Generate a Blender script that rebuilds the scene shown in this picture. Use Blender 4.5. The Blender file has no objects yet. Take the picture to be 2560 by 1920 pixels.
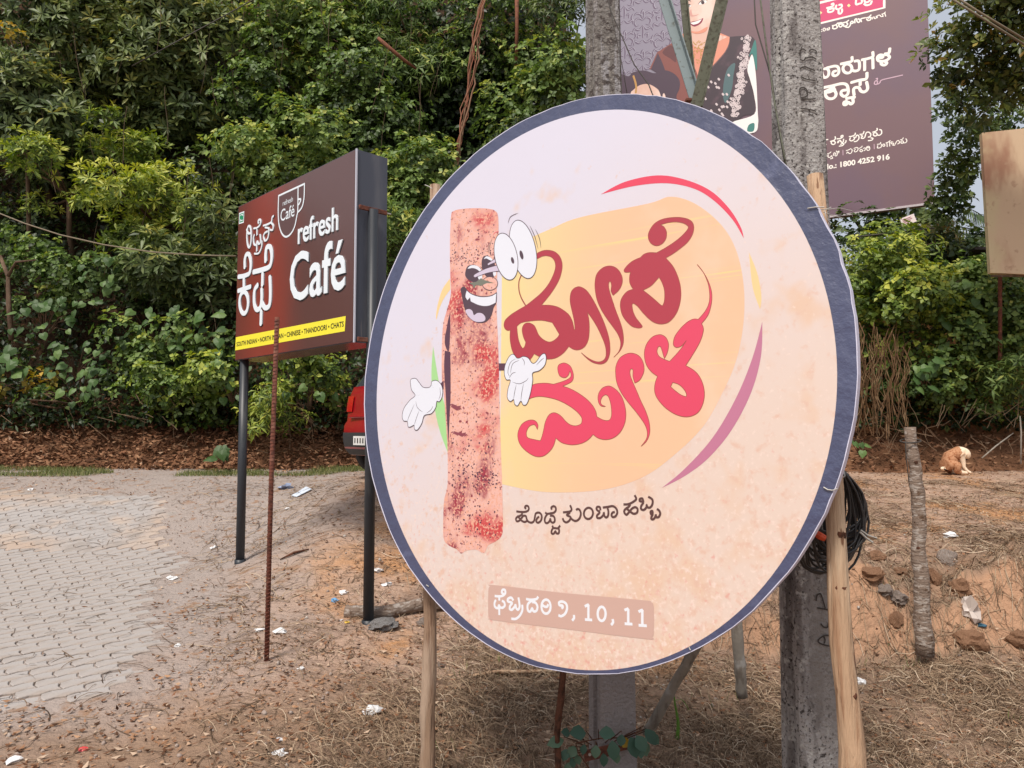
import bpy, bmesh, math, random
import numpy as np
from mathutils import Vector, Matrix
from mathutils.geometry import tessellate_polygon
random.seed(4); RNG = np.random.default_rng(7)
SC = bpy.context.scene; COL = SC.collection

# ---------------- camera, world, sun, exposure ----------------
F, CX, CY, CAMZ, PITCH = 1900.0, 1280.0, 960.0, 1.5, math.radians(3.6)
cam = bpy.data.cameras.new('camera'); camo = bpy.data.objects.new('camera', cam); COL.objects.link(camo)
camo.location = (0, 0, CAMZ); camo.rotation_euler = (math.pi/2 + PITCH, 0, 0)
cam.sensor_width = 36; cam.lens = 36*F/2560; cam.clip_start = .05; cam.clip_end = 2000
SC.camera = camo
SUN = Vector((-.26, -.52, .82)).normalized()
w = bpy.data.worlds.new('World'); SC.world = w; w.use_nodes = True
nt = w.node_tree; sky = nt.nodes.new('ShaderNodeTexSky'); sky.sky_type = 'NISHITA'; sky.sun_disc = False
sky.sun_elevation = math.asin(SUN.z); sky.sun_rotation = math.atan2(SUN.x, SUN.y)
sky.dust_density = 6.0; sky.air_density = 1.0; sky.ozone_density = 1.2
bg = nt.nodes['Background']; veil = nt.nodes.new('ShaderNodeMix'); veil.data_type = 'RGBA'; veil.inputs[0].default_value = .6   # thin high cloud over the whole sky
veil.inputs[7].default_value = (6.0, 6.2, 6.6, 1); nt.links.new(sky.outputs[0], veil.inputs[6]); nt.links.new(veil.outputs[2], bg.inputs[0]); bg.inputs[1].default_value = .09
sl = bpy.data.lights.new('sun', 'SUN'); sl.energy = 2.4; sl.angle = math.radians(11); sl.color = (1, .93, .85)
so = bpy.data.objects.new('sun', sl); COL.objects.link(so); so.rotation_euler = SUN.to_track_quat('Z', 'Y').to_euler()
SC.view_settings.view_transform = 'Standard'; SC.view_settings.look = 'None'
SC.view_settings.exposure = 0.52; SC.view_settings.gamma = 1
SC.cycles.max_bounces = 6; SC.cycles.transparent_max_bounces = 6

# ---------------- helpers ----------------
def S(r, g, b):
    f = lambda c: (c/255/12.92) if c <= 10 else ((c/255+.055)/1.055)**2.4
    return (f(r), f(g), f(b))

def raydir(px, py):
    a = (px-CX)/F; b = -(py-CY)/F
    return Vector((a, math.cos(PITCH)-b*math.sin(PITCH), math.sin(PITCH)+b*math.cos(PITCH)))

def at(px, py, Y):
    d = raydir(px, py); return Vector((0, 0, CAMZ)) + d*(Y/d.y)

def lnk(o, parent=None):
    COL.objects.link(o)
    if parent: o.parent = parent
    return o

def tag(o, label=None, cat=None, group=None, kind=None):
    if label: o['label'] = label
    if cat: o['category'] = cat
    if group: o['group'] = group
    if kind: o['kind'] = kind
    return o

def empty(name, loc, label, cat, group=None):
    o = bpy.data.objects.new(name, None); o.location = loc; lnk(o); o.empty_display_size = .1
    return tag(o, label, cat, group)

def child(name, me, parent):
    """link a mesh given in world space under its thing"""
    o = bpy.data.objects.new(name, me); lnk(o, parent)
    if parent is not None:
        root = parent.matrix_basis.copy(); p = parent.parent
        while p is not None: root = p.matrix_basis @ root; p = p.parent
        o.matrix_parent_inverse = Matrix(); o.matrix_basis = root.inverted()
    return o

def mesh(name, v, f, m, smooth=False, mi=None):
    me = bpy.data.meshes.new(name); me.from_pydata([tuple(p) for p in v], [], f)
    for x in (m if isinstance(m, (list, tuple)) else [m]): me.materials.append(x)
    if mi is not None: me.polygons.foreach_set('material_index', mi)
    if smooth: me.polygons.foreach_set('use_smooth', [True]*len(me.polygons))
    me.update(); return me

def npmesh(name, V, Fc, m, tone=None, smooth=False):
    """V (n,3), Fc (k,3|4), tone per vertex"""
    me = bpy.data.meshes.new(name); V = np.asarray(V, np.float32); Fc = np.asarray(Fc, np.int32)
    me.vertices.add(len(V)); me.vertices.foreach_set('co', V.ravel())
    k = Fc.shape[1]; me.loops.add(Fc.size); me.loops.foreach_set('vertex_index', Fc.ravel())
    me.polygons.add(len(Fc)); me.polygons.foreach_set('loop_start', np.arange(0, Fc.size, k, dtype=np.int32))
    me.polygons.foreach_set('loop_total', np.full(len(Fc), k, np.int32))
    if smooth: me.polygons.foreach_set('use_smooth', np.ones(len(Fc), bool))
    if tone is not None:
        a = me.attributes.new('tone', 'FLOAT', 'POINT'); a.data.foreach_set('value', np.asarray(tone, np.float32))
    me.materials.append(m); me.update(); me.validate(); return me

def box(c, s, rot=None):
    """verts, faces of a box with centre c, size s, optional 3x3 axes (rows = axis vectors)"""
    ax = rot or [Vector((1, 0, 0)), Vector((0, 1, 0)), Vector((0, 0, 1))]
    V = [Vector(c)+ax[0]*(i*s[0]/2)+ax[1]*(j*s[1]/2)+ax[2]*(k*s[2]/2) for k in (-1, 1) for j in (-1, 1) for i in (-1, 1)]
    return V, [(0, 2, 3, 1), (4, 5, 7, 6), (0, 1, 5, 4), (2, 6, 7, 3), (0, 4, 6, 2), (1, 3, 7, 5)]

def bevelled(me, w=.004, seg=1):
    bm = bmesh.new(); bm.from_mesh(me); bmesh.ops.bevel(bm, geom=bm.edges[:], offset=w, segments=seg, affect='EDGES', profile=.5)
    bm.to_mesh(me); bm.free(); return me

def tube(pts, rad, n=8, caps=True, jit=0.0, seed=0):
    """tube round a polyline; rad float or list"""
    r_ = random.Random(seed); pts = [Vector(p) for p in pts]; V = []; Fc = []
    rad = rad if isinstance(rad, (list, tuple)) else [rad]*len(pts)
    t = (pts[1]-pts[0]).normalized(); u = t.orthogonal().normalized()
    for i, p in enumerate(pts):
        if 0 < i < len(pts)-1: t = (pts[i+1]-pts[i-1]).normalized()
        elif i: t = (pts[-1]-pts[-2]).normalized()
        u = (u-t*u.dot(t)).normalized(); v = t.cross(u)
        for k in range(n):
            a = 2*math.pi*k/n; q = rad[i]*(1+jit*(r_.random()-.5)*2)
            V.append(p+(u*math.cos(a)+v*math.sin(a))*q)
    for i in range(len(pts)-1):
        for k in range(n):
            Fc.append((i*n+k, i*n+(k+1) % n, (i+1)*n+(k+1) % n, (i+1)*n+k))
    if caps:
        Fc.append(tuple(range(n-1, -1, -1))); Fc.append(tuple(range((len(pts)-1)*n, len(pts)*n)))
    return V, Fc

def join(parts):
    V = []; Fc = []
    for v, f in parts:
        o = len(V); V += list(v); Fc += [tuple(i+o for i in q) for q in f]
    return V, Fc

def crom(P, n=6, closed=True):
    """Catmull-Rom through P; a point with third value 1 is a corner"""
    out = []; m = len(P); rng = range(m) if closed else range(m-1)
    for i in rng:
        p1, p2 = P[i], P[(i+1) % m]
        p0 = P[(i-1) % m] if (closed or i > 0) else p1
        p3 = P[(i+2) % m] if (closed or i+2 < m) else p2
        if len(p1) > 2: p0 = p1
        if len(p2) > 2: p3 = p2
        for k in range(n):
            t = k/n
            out.append(tuple(.5*((2*p1[j])+(p2[j]-p0[j])*t+(2*p0[j]-5*p1[j]+4*p2[j]-p3[j])*t*t+(3*p1[j]-p0[j]-3*p2[j]+p3[j])*t**3) for j in (0, 1)))
    if not closed: out.append(P[-1][:2])
    return out

# value noise
_T = RNG.random((256, 256))
def vnoise(x, y):
    x = np.asarray(x, float); y = np.asarray(y, float); xi = np.floor(x).astype(int); yi = np.floor(y).astype(int)
    fx = x-xi; fy = y-yi; fx = fx*fx*(3-2*fx); fy = fy*fy*(3-2*fy); g = lambda a, b: _T[a & 255, b & 255]
    return (g(xi, yi)*(1-fx)+g(xi+1, yi)*fx)*(1-fy)+(g(xi, yi+1)*(1-fx)+g(xi+1, yi+1)*fx)*fy
def fbm(x, y, o=4):
    s = 0; a = .5
    for k in range(o): s = s+a*vnoise(x*2**k+17*k, y*2**k+31*k); a *= .5
    return s*2-1 if o > 1 else s

# ---------------- materials ----------------
def mat(name, col, rough=.8, spec=.3, layers=(), bump=None, metal=0, ramp=None, transl=0, tonemix=None, coat=0):
    m = bpy.data.materials.new(name); m.use_nodes = True; N = m.node_tree.nodes; L = m.node_tree.links
    b = N['Principled BSDF']; b.inputs['Roughness'].default_value = rough; b.inputs['Specular IOR Level'].default_value = spec
    b.inputs['Metallic'].default_value = metal; b.inputs['Coat Weight'].default_value = coat; b.inputs['Coat Roughness'].default_value = .25
    tc = N.new('ShaderNodeTexCoord'); cur = None
    def noise(sc, det=4, ro=.55):
        n = N.new('ShaderNodeTexNoise'); n.inputs['Scale'].default_value = 1; n.inputs['Detail'].default_value = det; n.inputs['Roughness'].default_value = ro
        mp = N.new('ShaderNodeMapping'); L.new(tc.outputs['Object'], mp.inputs[0])
        mp.inputs['Scale'].default_value = sc if isinstance(sc, tuple) else (sc,)*3
        L.new(mp.outputs[0], n.inputs[0]); return n.outputs['Fac']
    if ramp:
        a = N.new('ShaderNodeAttribute'); a.attribute_name = 'tone'; r = N.new('ShaderNodeValToRGB')
        el = r.color_ramp.elements
        while len(el) < len(ramp): el.new(.5)
        for e, (p, c) in zip(el, ramp): e.position = p; e.color = (*c, 1)
        L.new(a.outputs['Fac'], r.inputs[0]); cur = r.outputs[0]
    else:
        rgb = N.new('ShaderNodeRGB'); rgb.outputs[0].default_value = (*col, 1); cur = rgb.outputs[0]
    for ly in layers:
        sc, c, lo, hi = ly[:4]; det = ly[4] if len(ly) > 4 else 4
        mr = N.new('ShaderNodeMapRange'); mr.interpolation_type = 'SMOOTHSTEP'; mr.inputs[1].default_value = lo; mr.inputs[2].default_value = hi
        if sc == 'slope':
            ge = N.new('ShaderNodeNewGeometry'); sx = N.new('ShaderNodeSeparateXYZ'); L.new(ge.outputs['Normal'], sx.inputs[0]); m2 = N.new('ShaderNodeMath'); m2.operation = 'SUBTRACT'; m2.inputs[0].default_value = 1; L.new(sx.outputs['Z'], m2.inputs[1]); L.new(m2.outputs[0], mr.inputs[0])
        elif isinstance(sc, str):            # gradient along object axis 'x','z' or a mix 'ax+bz'
            sx = N.new('ShaderNodeSeparateXYZ'); L.new(tc.outputs['Object'], sx.inputs[0]); acc = None
            for ax, wgt in zip('XYZ', eval(sc)):
                if not wgt: continue
                mm = N.new('ShaderNodeMath'); mm.operation = 'MULTIPLY_ADD'; mm.inputs[1].default_value = wgt; mm.inputs[2].default_value = 0
                L.new(sx.outputs[ax], mm.inputs[0])
                if acc is not None: L.new(acc, mm.inputs[2])
                acc = mm.outputs[0]
            nn = noise(ly[5] if len(ly) > 5 else 3.0, 3)
            m2 = N.new('ShaderNodeMath'); m2.operation = 'MULTIPLY_ADD'; m2.inputs[1].default_value = ly[6] if len(ly) > 6 else .0
            L.new(nn, m2.inputs[0]); L.new(acc, m2.inputs[2]); L.new(m2.outputs[0], mr.inputs[0])
        else: L.new(noise(sc, det), mr.inputs[0])
        mx = N.new('ShaderNodeMix'); mx.data_type = 'RGBA'; L.new(mr.outputs[0], mx.inputs[0]); L.new(cur, mx.inputs[6])
        mx.inputs[7].default_value = (*c, 1); cur = mx.outputs[2]
    L.new(cur, b.inputs['Base Color'])
    if bump:
        bp = N.new('ShaderNodeBump'); bp.inputs['Strength'].default_value = bump[1]; bp.inputs['Distance'].default_value = bump[2] if len(bump) > 2 else .02
        L.new(noise(bump[0], 5, .6), bp.inputs['Height']); L.new(bp.outputs[0], b.inputs['Normal'])
    if transl:
        t = N.new('ShaderNodeBsdfTranslucent'); ms = N.new('ShaderNodeMixShader'); ms.inputs[0].default_value = transl
        hs = N.new('ShaderNodeHueSaturation'); hs.inputs['Value'].default_value = 1.5; hs.inputs['Saturation'].default_value = 1.15; L.new(cur, hs.inputs['Color']); L.new(hs.outputs[0], t.inputs[0])
        L.new(b.outputs[0], ms.inputs[1]); L.new(t.outputs[0], ms.inputs[2]); L.new(ms.outputs[0], N['Material Output'].inputs[0])
    return m

def flat(name, srgb, rough=.42, spec=.5, layers=(), k=1.0, **kw):
    return mat(name, tuple(c*k for c in S(*srgb)), rough, spec, layers, **kw)

M_soil = mat('dry_soil', (.42, .285, .21), .95, .1, [
    (.9, (.46, .245, .12), .50, .62), (2.3, (.33, .225, .165), .5, .65), (14, (.21, .13, .085), .54, .70), (60, (.50, .37, .28), .58, .70),
    ('(-1,0,0)', (.355, .30, .27), 1.7, 3.6, 4, 1.3, 1.6), ('(.5,-1,0)', (.27, .18, .125), -5.2, -4.2, 4, 1.6, 1.2), ('slope', (.43, .255, .16), .12, .42), (6, (.30, .185, .12), .56, .72)], bump=(22, .7, .05))
M_hill = mat('hill_earth_shade', (.045, .027, .017), .95, .1, [(1.2, (.11, .05, .022), .55, .75), (7, (.03, .022, .014), .45, .65), ('(1,0,-.8)', (.36, .18, .075), 1.3, 2.6, 4, 1.6, 1.4), ('(0,0,-1)', (.20, .10, .055), -1.6, -1.0, 4, 3, .6), (13, (.10, .055, .03), .55, .7)], bump=(9, .8, .08))  # earth kept near black to carry the shade between the crowns
M_paver = mat('concrete_paver', (.37, .345, .33), .9, .2, [(.8, (.42, .32, .25), .45, .68), (5, (.31, .275, .25), .48, .66), (1.7, (.44, .36, .30), .52, .68), (70, (.26, .23, .21), .6, .75), (2.2, (.16, .14, .13), .70, .78)], bump=(60, .35, .01))
M_conc = mat('pole_concrete', (.36, .345, .335), .92, .2, [((14, 14, 3), (.19, .175, .17), .45, .62), (26, (.46, .45, .43), .53, .66), (70, (.06, .052, .05), .54, .66), ((3, 3, .8), (.25, .23, .215), .5, .7)], bump=(55, .9, .02))
M_conc2 = mat('weathered_concrete_lit_foot', (.215, .20, .185), .92, .2, [((30, 30, 1.6), (.34, .33, .34), .52, .62), (26, (.10, .085, .08), .5, .62), (60, (.33, .30, .27), .58, .68), ('(0,0,-1)', (.32, .285, .275), -.9, .2, 4, 5, .6)], bump=(45, .9, .03))  # weathering, plus a paler foot to offset the round sign's shadow
M_cut = mat('cut_mark', (.06, .052, .048), .95, .1)
M_stake = mat('peeled_wood', (.46, .31, .20), .8, .2, [((26, 26, 1.8), (.34, .20, .12), .50, .62), ((9, 9, 1.2), (.56, .42, .29), .5, .64), ((30, 30, 7), (.20, .105, .06), .62, .68), ((14, 14, 4), (.24, .14, .09), .63, .70)], bump=((50, 50, 4), .9, .02))
M_stakeB = mat('weathered_peeled_wood', (.30, .20, .135), .85, .2, [((30, 30, 2), (.18, .105, .07), .50, .62), ((12, 12, 1.4), (.42, .31, .23), .52, .66)], bump=((50, 50, 4), .9, .02))
M_bark = mat('rough_bark', (.22, .165, .13), .9, .15, [((16, 16, 40), (.38, .33, .29), .5, .62), (20, (.12, .075, .05), .55, .68)], bump=((20, 20, 60), .9, .02))
M_pale = mat('pale_stick_bark', (.30, .27, .23), .9, .2, [((20, 20, 5), (.20, .17, .14), .5, .65), (9, (.42, .40, .37), .55, .68)], bump=(40, .5, .01))
M_root = mat('brown_root', (.12, .05, .03), .9, .15, [(20, (.06, .03, .02), .5, .65)], bump=(30, .9, .02))
M_trunk = mat('tree_bark', (.10, .065, .045), .9, .15, [((6, 6, 2), (.18, .12, .08), .5, .65)], bump=((14, 14, 4), .8, .03))
M_steelp = flat('dark_post_paint', (42, 46, 52), .45, .5, [((9, 9, 2), S(70, 72, 74), .6, .75)])
M_rust = mat('rusty_steel', (.16, .055, .035), .8, .3, [(40, (.09, .035, .025), .45, .6), (12, (.22, .10, .07), .55, .7)], bump=(60, .5, .005))
M_galv = flat('bluish_steel', (128, 142, 145), .55, .4, [(30, S(95, 100, 95), .55, .7)])
M_olive = flat('olive_steel', (92, 94, 80), .7, .3, [(40, S(70, 66, 55), .5, .65), (15, S(120, 118, 105), .6, .72)], bump=(60, .4, .005))
M_black = mat('black_cable', (.018, .017, .018), .38, .5)
M_orange = flat('orange_tape', (215, 85, 45), .6)
M_wire = flat('tie_wire', (175, 172, 165), .4, .6)
M_wireD = flat('dark_wire', (60, 55, 50), .6, .4)
M_wireB = flat('tan_wire', (120, 108, 88), .6, .4)
M_white = flat('white_paper', (226, 226, 226), .7, .3, bump=(30, .5, .01))
M_bluep = flat('blue_plastic', (110, 160, 200), .4, .5)
M_pinkp = flat('red_wrapper', (215, 80, 80), .4, .5)
M_rock = mat('grey_rock', (.34, .27, .23), .9, .2, [(9, (.42, .38, .34), .5, .65), (25, (.20, .13, .09), .55, .7)], bump=(18, .9, .03))
M_clod = mat('orange_clod', (.38, .215, .13), .95, .1, [(9, (.32, .17, .10), .5, .65)], bump=(25, .9, .03))

G = lambda *a: [(p, c) for p, c in a]
LEAF = {
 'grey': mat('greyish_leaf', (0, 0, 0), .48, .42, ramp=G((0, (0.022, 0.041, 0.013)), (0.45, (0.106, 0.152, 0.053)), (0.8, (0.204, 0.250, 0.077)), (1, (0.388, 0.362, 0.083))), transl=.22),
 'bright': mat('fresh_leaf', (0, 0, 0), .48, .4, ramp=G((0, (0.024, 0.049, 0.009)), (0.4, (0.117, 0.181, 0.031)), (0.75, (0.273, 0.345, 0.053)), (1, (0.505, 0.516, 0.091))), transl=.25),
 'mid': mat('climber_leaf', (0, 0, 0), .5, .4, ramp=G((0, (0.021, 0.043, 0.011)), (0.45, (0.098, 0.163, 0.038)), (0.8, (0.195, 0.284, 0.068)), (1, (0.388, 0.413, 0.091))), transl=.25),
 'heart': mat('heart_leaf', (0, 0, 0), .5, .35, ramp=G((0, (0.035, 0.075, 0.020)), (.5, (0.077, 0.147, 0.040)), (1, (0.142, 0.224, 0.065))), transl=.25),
 'dark': mat('dark_leaf', (0, 0, 0), .45, .4, ramp=G((0, (0.010, 0.022, 0.007)), (0.6, (0.048, 0.086, 0.021)), (1, (0.117, 0.155, 0.038))), transl=.2),  # dark greens, also stand in for shade in the gaps
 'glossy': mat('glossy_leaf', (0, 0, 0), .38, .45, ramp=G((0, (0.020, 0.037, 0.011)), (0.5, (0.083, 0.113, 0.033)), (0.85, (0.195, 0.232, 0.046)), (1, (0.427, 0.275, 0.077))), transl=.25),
 'yellow': mat('yellowing_leaf', (0, 0, 0), .6, .3, ramp=G((0, (0.073, 0.076, 0.014)), (0.5, (0.349, 0.275, 0.046)), (1, (0.739, 0.413, 0.060))), transl=.25),
 'dead': mat('dead_leaf', (0, 0, 0), .9, .1, ramp=G((0, (.07, .038, .024)), (.45, (.22, .105, .058)), (.8, (.37, .215, .125)), (1, (.50, .38, .28)))),
 'straw': mat('dry_straw', (0, 0, 0), .8, .2, ramp=G((0, (.045, .028, .018)), (.4, (.17, .112, .07)), (.75, (.32, .23, .15)), (1, (.52, .42, .31)))),
 'grass': mat('green_grass', (0, 0, 0), .6, .3, ramp=G((0, (.07, .09, .03)), (.5, (.13, .17, .045)), (1, (.33, .30, .13))), transl=.2),
}

# ---------------- ground ----------------
YN = [-50, 0, 2, 4, 5.1, 6.1, 6.5, 7, 8, 9, 9.7, 11, 12, 14, 200]
PR = {-3.2: [-.3, -.3, -.2, -.08, .0, .06, .09, .13, .25, .48, .66, .86, .91, .95, .95],
      -1.6: [-.35, -.35, -.25, -.10, .0, .07, .12, .22, .44, .80, .92, .94, .95, 1.0, 1.0],
      .5: [-.45, -.45, -.44, -.40, -.30, -.12, .02, .20, .44, .68, .80, .92, .94, 1., 1.],
      2.0: [-.5, -.5, -.48, -.42, -.36, -.24, .24, .38, .52, .63, .69, .82, .86, .9, .9]}
XK = sorted(PR)
def ground0(x, y):
    x = np.asarray(x, float); y = np.asarray(y, float)
    P = np.array([np.interp(y, YN, PR[k]) for k in XK]); xx = np.clip(x, XK[0], XK[-1]); out = np.zeros_like(y*1.0+x*0)
    for i in range(len(XK)-1):
        a, b = XK[i], XK[i+1]; t = (xx-a)/(b-a); t2 = np.clip(t, 0, 1); t2 = t2*t2*(3-2*t2)
        m = (t >= 0) & (t <= 1); out = np.where(m, P[i]*(1-t2)+P[i+1]*t2, out)
    return out
def pav_edge(x, y):
    """>0 inside the paved area, metres from its ragged edge"""
    e = -2.05-(y-4.3)*.40+.28*fbm(x*.9+3, y*.9, 3)-.35*np.clip(y-7.5, 0, 9)*.25
    return np.minimum(e-x, np.minimum((y-4.42+.10*fbm(x*2, y, 2)-.04*(x+3)), 10.1-y+.4*fbm(x*.7, y+9, 2)))
def ground(x, y):
    x = np.asarray(x, float); y = np.asarray(y, float)
    z = ground0(x, y); rough = np.clip((x+3.2)/2.5, .3, 1)
    z = z+fbm(x*1.1, y*1.1, 3)*.045*rough+fbm(x*5, y*5, 3)*.018*rough+fbm(x*17, y*17, 2)*.007*rough
    cut = np.exp(-((y-6.55)/.6)**2)*np.clip((x-1.4)/.8, 0, 1)
    z = z+cut*(.26*fbm(x*2.1, y*2.1, 4)+.11*np.round(3.5*fbm(x*1.7+9, y*2.3, 3))/1.6+.13*np.abs(fbm(x*6, y*6, 3))+.05*np.abs(fbm(x*15, y*15, 2)))+.03*np.abs(fbm(x*7+3, y*7, 3))*np.clip((x-1)/1, 0, 1)*np.clip((9-y)/2, 0, 1)
    lip = np.clip((x-1.2)/1, 0, 1)*np.exp(-((y-10.8)/.5)**2); z = z+lip*.05*fbm(x*3, y*3, 3)
    z = z+.16*np.exp(-((x+1.75)/.6)**2-((y-7.4)/.7)**2)
    p = np.clip(pav_edge(x, y)/.25, 0, 1); z = z*(1-p)+(ground0(x, y)+.008*fbm(x*1.6, y*1.6, 3)-.002)*p
    return z
gz = lambda x, y: float(ground(np.array([x]), np.array([y]))[0])
def onground(px, py, zadd=0.0):
    """point where the pixel's ray meets the ground"""
    d = raydir(px, py); t = np.arange(1.5, 16, .012); h = CAMZ+d.z*t <= ground(d.x*t, d.y*t)+zadd
    return Vector((0, 0, CAMZ))+d*float(t[int(np.argmax(h))] if h.any() else 15)

def grid_mesh(name, xs, ys, zf, m):
    X, Y = np.meshgrid(xs, ys); Z = zf(X, Y); n, k = len(xs), len(ys)
    V = np.stack([X.ravel(), Y.ravel(), Z.ravel()], 1); i = np.arange(n-1)[None, :]+n*np.arange(k-1)[:, None]; i = i.ravel()
    return npmesh(name, V, np.stack([i, i+1, i+n+1, i+n], 1), m, smooth=True)
xs = np.concatenate([[-400, -150, -60, -30, -18, -13], np.arange(-10, 10.01, .065), [13, 18, 30, 60, 150, 400]])
ys = np.concatenate([[-400, -100, -30, -10, -3, 0, 1.5], np.arange(2.2, 13.6, .055), [15, 20, 60, 400]])
go = bpy.data.objects.new('ground', grid_mesh('ground', xs, ys, ground, M_soil)); lnk(go); tag(go, kind='structure')

# hillside: litter bank, then a steep face
def hill_top(x): return 4.3+9.7*(1-np.clip((x-.9)/1.2, 0, 1)**1)
def hill_pt(x, s):
    """s in metres up along the profile"""
    yb = 12.3+.25*fbm(x*.35, x*0+2, 3); H = hill_top(x)
    z = np.where(s < 1.0, .93+s*.62, 1.55+(s-1)*.93); y = np.where(s < 1.0, yb+s*.78, yb+.78+(s-1)*.36)
    over = np.maximum(z-H, 0); z = np.minimum(z, H)+over*.06; y = y+over*1.6
    return y, z
hs = np.concatenate([np.arange(-.3, 3, .12), np.arange(3, 16, .4), np.arange(16, 60, 3)]); hx = np.concatenate([[-60, -30, -16], np.arange(-13, 13, .16), [16, 30, 60]])
HX, HS = np.meshgrid(hx, hs); HY, HZ = hill_pt(HX, HS)
nz = fbm(HX*1.3, HS*1.3, 4); HY = HY-nz*.28*np.clip(HS, 0, 1); HZ = HZ+fbm(HX*3+5, HS*3, 3)*.09*np.clip(HS+.1, 0, 1)
n = len(hx); i = (np.arange(n-1)[None, :]+n*np.arange(len(hs)-1)[:, None]).ravel()
ho = bpy.data.objects.new('hillside', npmesh('hillside', np.stack([HX.ravel(), HY.ravel(), HZ.ravel()], 1), np.stack([i, i+1, i+n+1, i+n], 1), M_hill, smooth=True)); lnk(ho); tag(ho, kind='structure')

# pavement of interlocking pavers
pv = bpy.data.objects.new('pavement', None); lnk(pv); tag(pv, kind='structure')
def paver_mesh():
    L_, W_ = .226, .112; z = .011; o = [(-L_/2, -W_/2), (-L_/4, -W_/2+z), (0, -W_/2-z*.6), (L_/4, -W_/2+z), (L_/2, -W_/2), (L_/2-z, 0), (L_/2, W_/2), (L_/4, W_/2+z), (0, W_/2-z*.6), (-L_/4, W_/2+z), (-L_/2, W_/2), (-L_/2-z, 0)]
    o = [(a*.975, b*.955) for a, b in o]; n = len(o)
    V = [(a, b, -.05) for a, b in o]+[(a, b, -.004) for a, b in o]+[(a*.965, b*.94, 0) for a, b in o]
    Fc = [(i, (i+1) % n, n+(i+1) % n, n+i) for i in range(n)]+[(n+i, n+(i+1) % n, 2*n+(i+1) % n, 2*n+i) for i in range(n)]+[tuple(range(2*n, 3*n))]
    return V, Fc
PVm = mesh('paver', *paver_mesh(), M_paver); A = math.radians(39); cu = (-math.sin(A), math.cos(A)); cv = (math.cos(A), math.sin(A)); cand = []
for i in range(-10, 70):
    for j in range(-60, 60):
        a = i*.115; b = j*.231+(.115 if i % 2 else 0); x = -3+cu[0]*a+cv[0]*b; y = 4.3+cu[1]*a+cv[1]*b
        if not (3.5 < y < 10.2 and -8.6 < x < -1.5): continue
        if x < -.74*y-.25: continue
        e = float(pav_edge(np.array(x), np.array(y)))
        if e > -.12: cand.append((y, x, e))
cand.sort(); rest = []
for k, (y, x, e) in enumerate(cand):
    z = float(ground0(np.array(x), np.array(y)))+random.uniform(-.002, .003)+.007-.02*max(0, min(1, (.12-e)/.2)); h = .05
    gx = (float(ground0(np.array(x+h), np.array(y)))-float(ground0(np.array(x-h), np.array(y))))/(2*h); gy = (float(ground0(np.array(x), np.array(y+h)))-float(ground0(np.array(x), np.array(y-h))))/(2*h)
    nrm = Vector((-gx+random.gauss(0, .006), -gy+random.gauss(0, .006), 1)).normalized(); u = Vector((cv[0], cv[1], 0)); u = (u-nrm*u.dot(nrm)).normalized(); v = nrm.cross(u)
    Mx = Matrix((u, v, nrm)).transposed().to_4x4(); Mx.translation = (x, y, z)
    if k < 290:
        o = bpy.data.objects.new('paver', PVm); lnk(o, pv); o.matrix_basis = Mx
    else: rest.append(([Mx @ Vector(q) for q in PVm_v] if False else [Mx @ v_.co for v_ in PVm.vertices], [tuple(p.vertices) for p in PVm.polygons]))
if rest: tag(child('paver_field', mesh('paver_field', *join(rest), M_paver), pv), kind='stuff')

# ---------------- foliage generators ----------------
def norm(a): return a/np.maximum(np.linalg.norm(a, axis=-1, keepdims=True), 1e-9)
def leaves(name, base, d, nrm, L, W, tone, m, wide=.5, droop=.12, fold=.25):
    """each leaf: five vertices, four triangles, folded along its midrib"""
    n = len(base); L = np.broadcast_to(L, (n,))[:, None]; W = np.broadcast_to(W, (n,))[:, None]
    s = norm(np.cross(d, nrm)); u = norm(np.cross(s, d))
    P = np.stack([base, base+d*L*wide+s*W/2+u*W*fold/2, base+d*L-u*L*droop, base+d*L*wide-s*W/2+u*W*fold/2, base+d*L*(wide+.02)-u*W*fold*.35], 1)
    i = np.arange(n)[:, None]*5; Fc = np.concatenate([i+[0, 1, 4], i+[1, 2, 4], i+[2, 3, 4], i+[3, 0, 4]], 1).reshape(-1, 3)
    return npmesh(name, P.reshape(-1, 3), Fc, m, np.repeat(tone, 5), smooth=False)
def rosettes(c, ax, k, L, W, tone, lift=.5, lj=.25, rng=RNG):
    """k leaves round every centre; returns arrays for leaves()"""
    n = len(c); up = np.array([.3, .1, 1.0]); u = norm(np.cross(ax, up)); v = norm(np.cross(ax, u))
    ph = rng.random((n, k))*.5+np.arange(k)[None]*2*np.pi/k+rng.random((n, 1))*6.28; lf = lift+rng.normal(0, .25, (n, k))
    d = norm(u[:, None]*np.cos(ph)[..., None]+v[:, None]*np.sin(ph)[..., None]+ax[:, None]*lf[..., None]+rng.normal(0, .12, (n, k, 3)))
    nn = norm(ax[:, None]+rng.normal(0, .3, (n, k, 3))); nn = norm(nn-d*np.sum(nn*d, -1, keepdims=True))
    b = c[:, None]+d*.01; Ls = L*(1+rng.normal(0, lj, (n, k))).clip(.45, 1.6); Ws = W*Ls/L
    t = np.clip(tone[:, None]+rng.normal(0, .13, (n, k)), 0, 1)
    return b.reshape(-1, 3), d.reshape(-1, 3), nn.reshape(-1, 3), Ls.ravel(), Ws.ravel(), t.ravel()
KINDS = {  # leaves per rosette, length, width, wide, lift, droop
 'whorl': (8, .150, .042, .62, .45, .10), 'round': (5, .075, .050, .5, .3, .08), 'vine': (4, .085, .066, .42, .15, .15), 'long': (6, .15, .034, .5, .1, .35),
 'obov': (6, .125, .062, .66, .5, .03), 'fern': (9, .20, .03, .4, .25, .3), 'big': (3, .19, .16, .42, .2, .18)}
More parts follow.
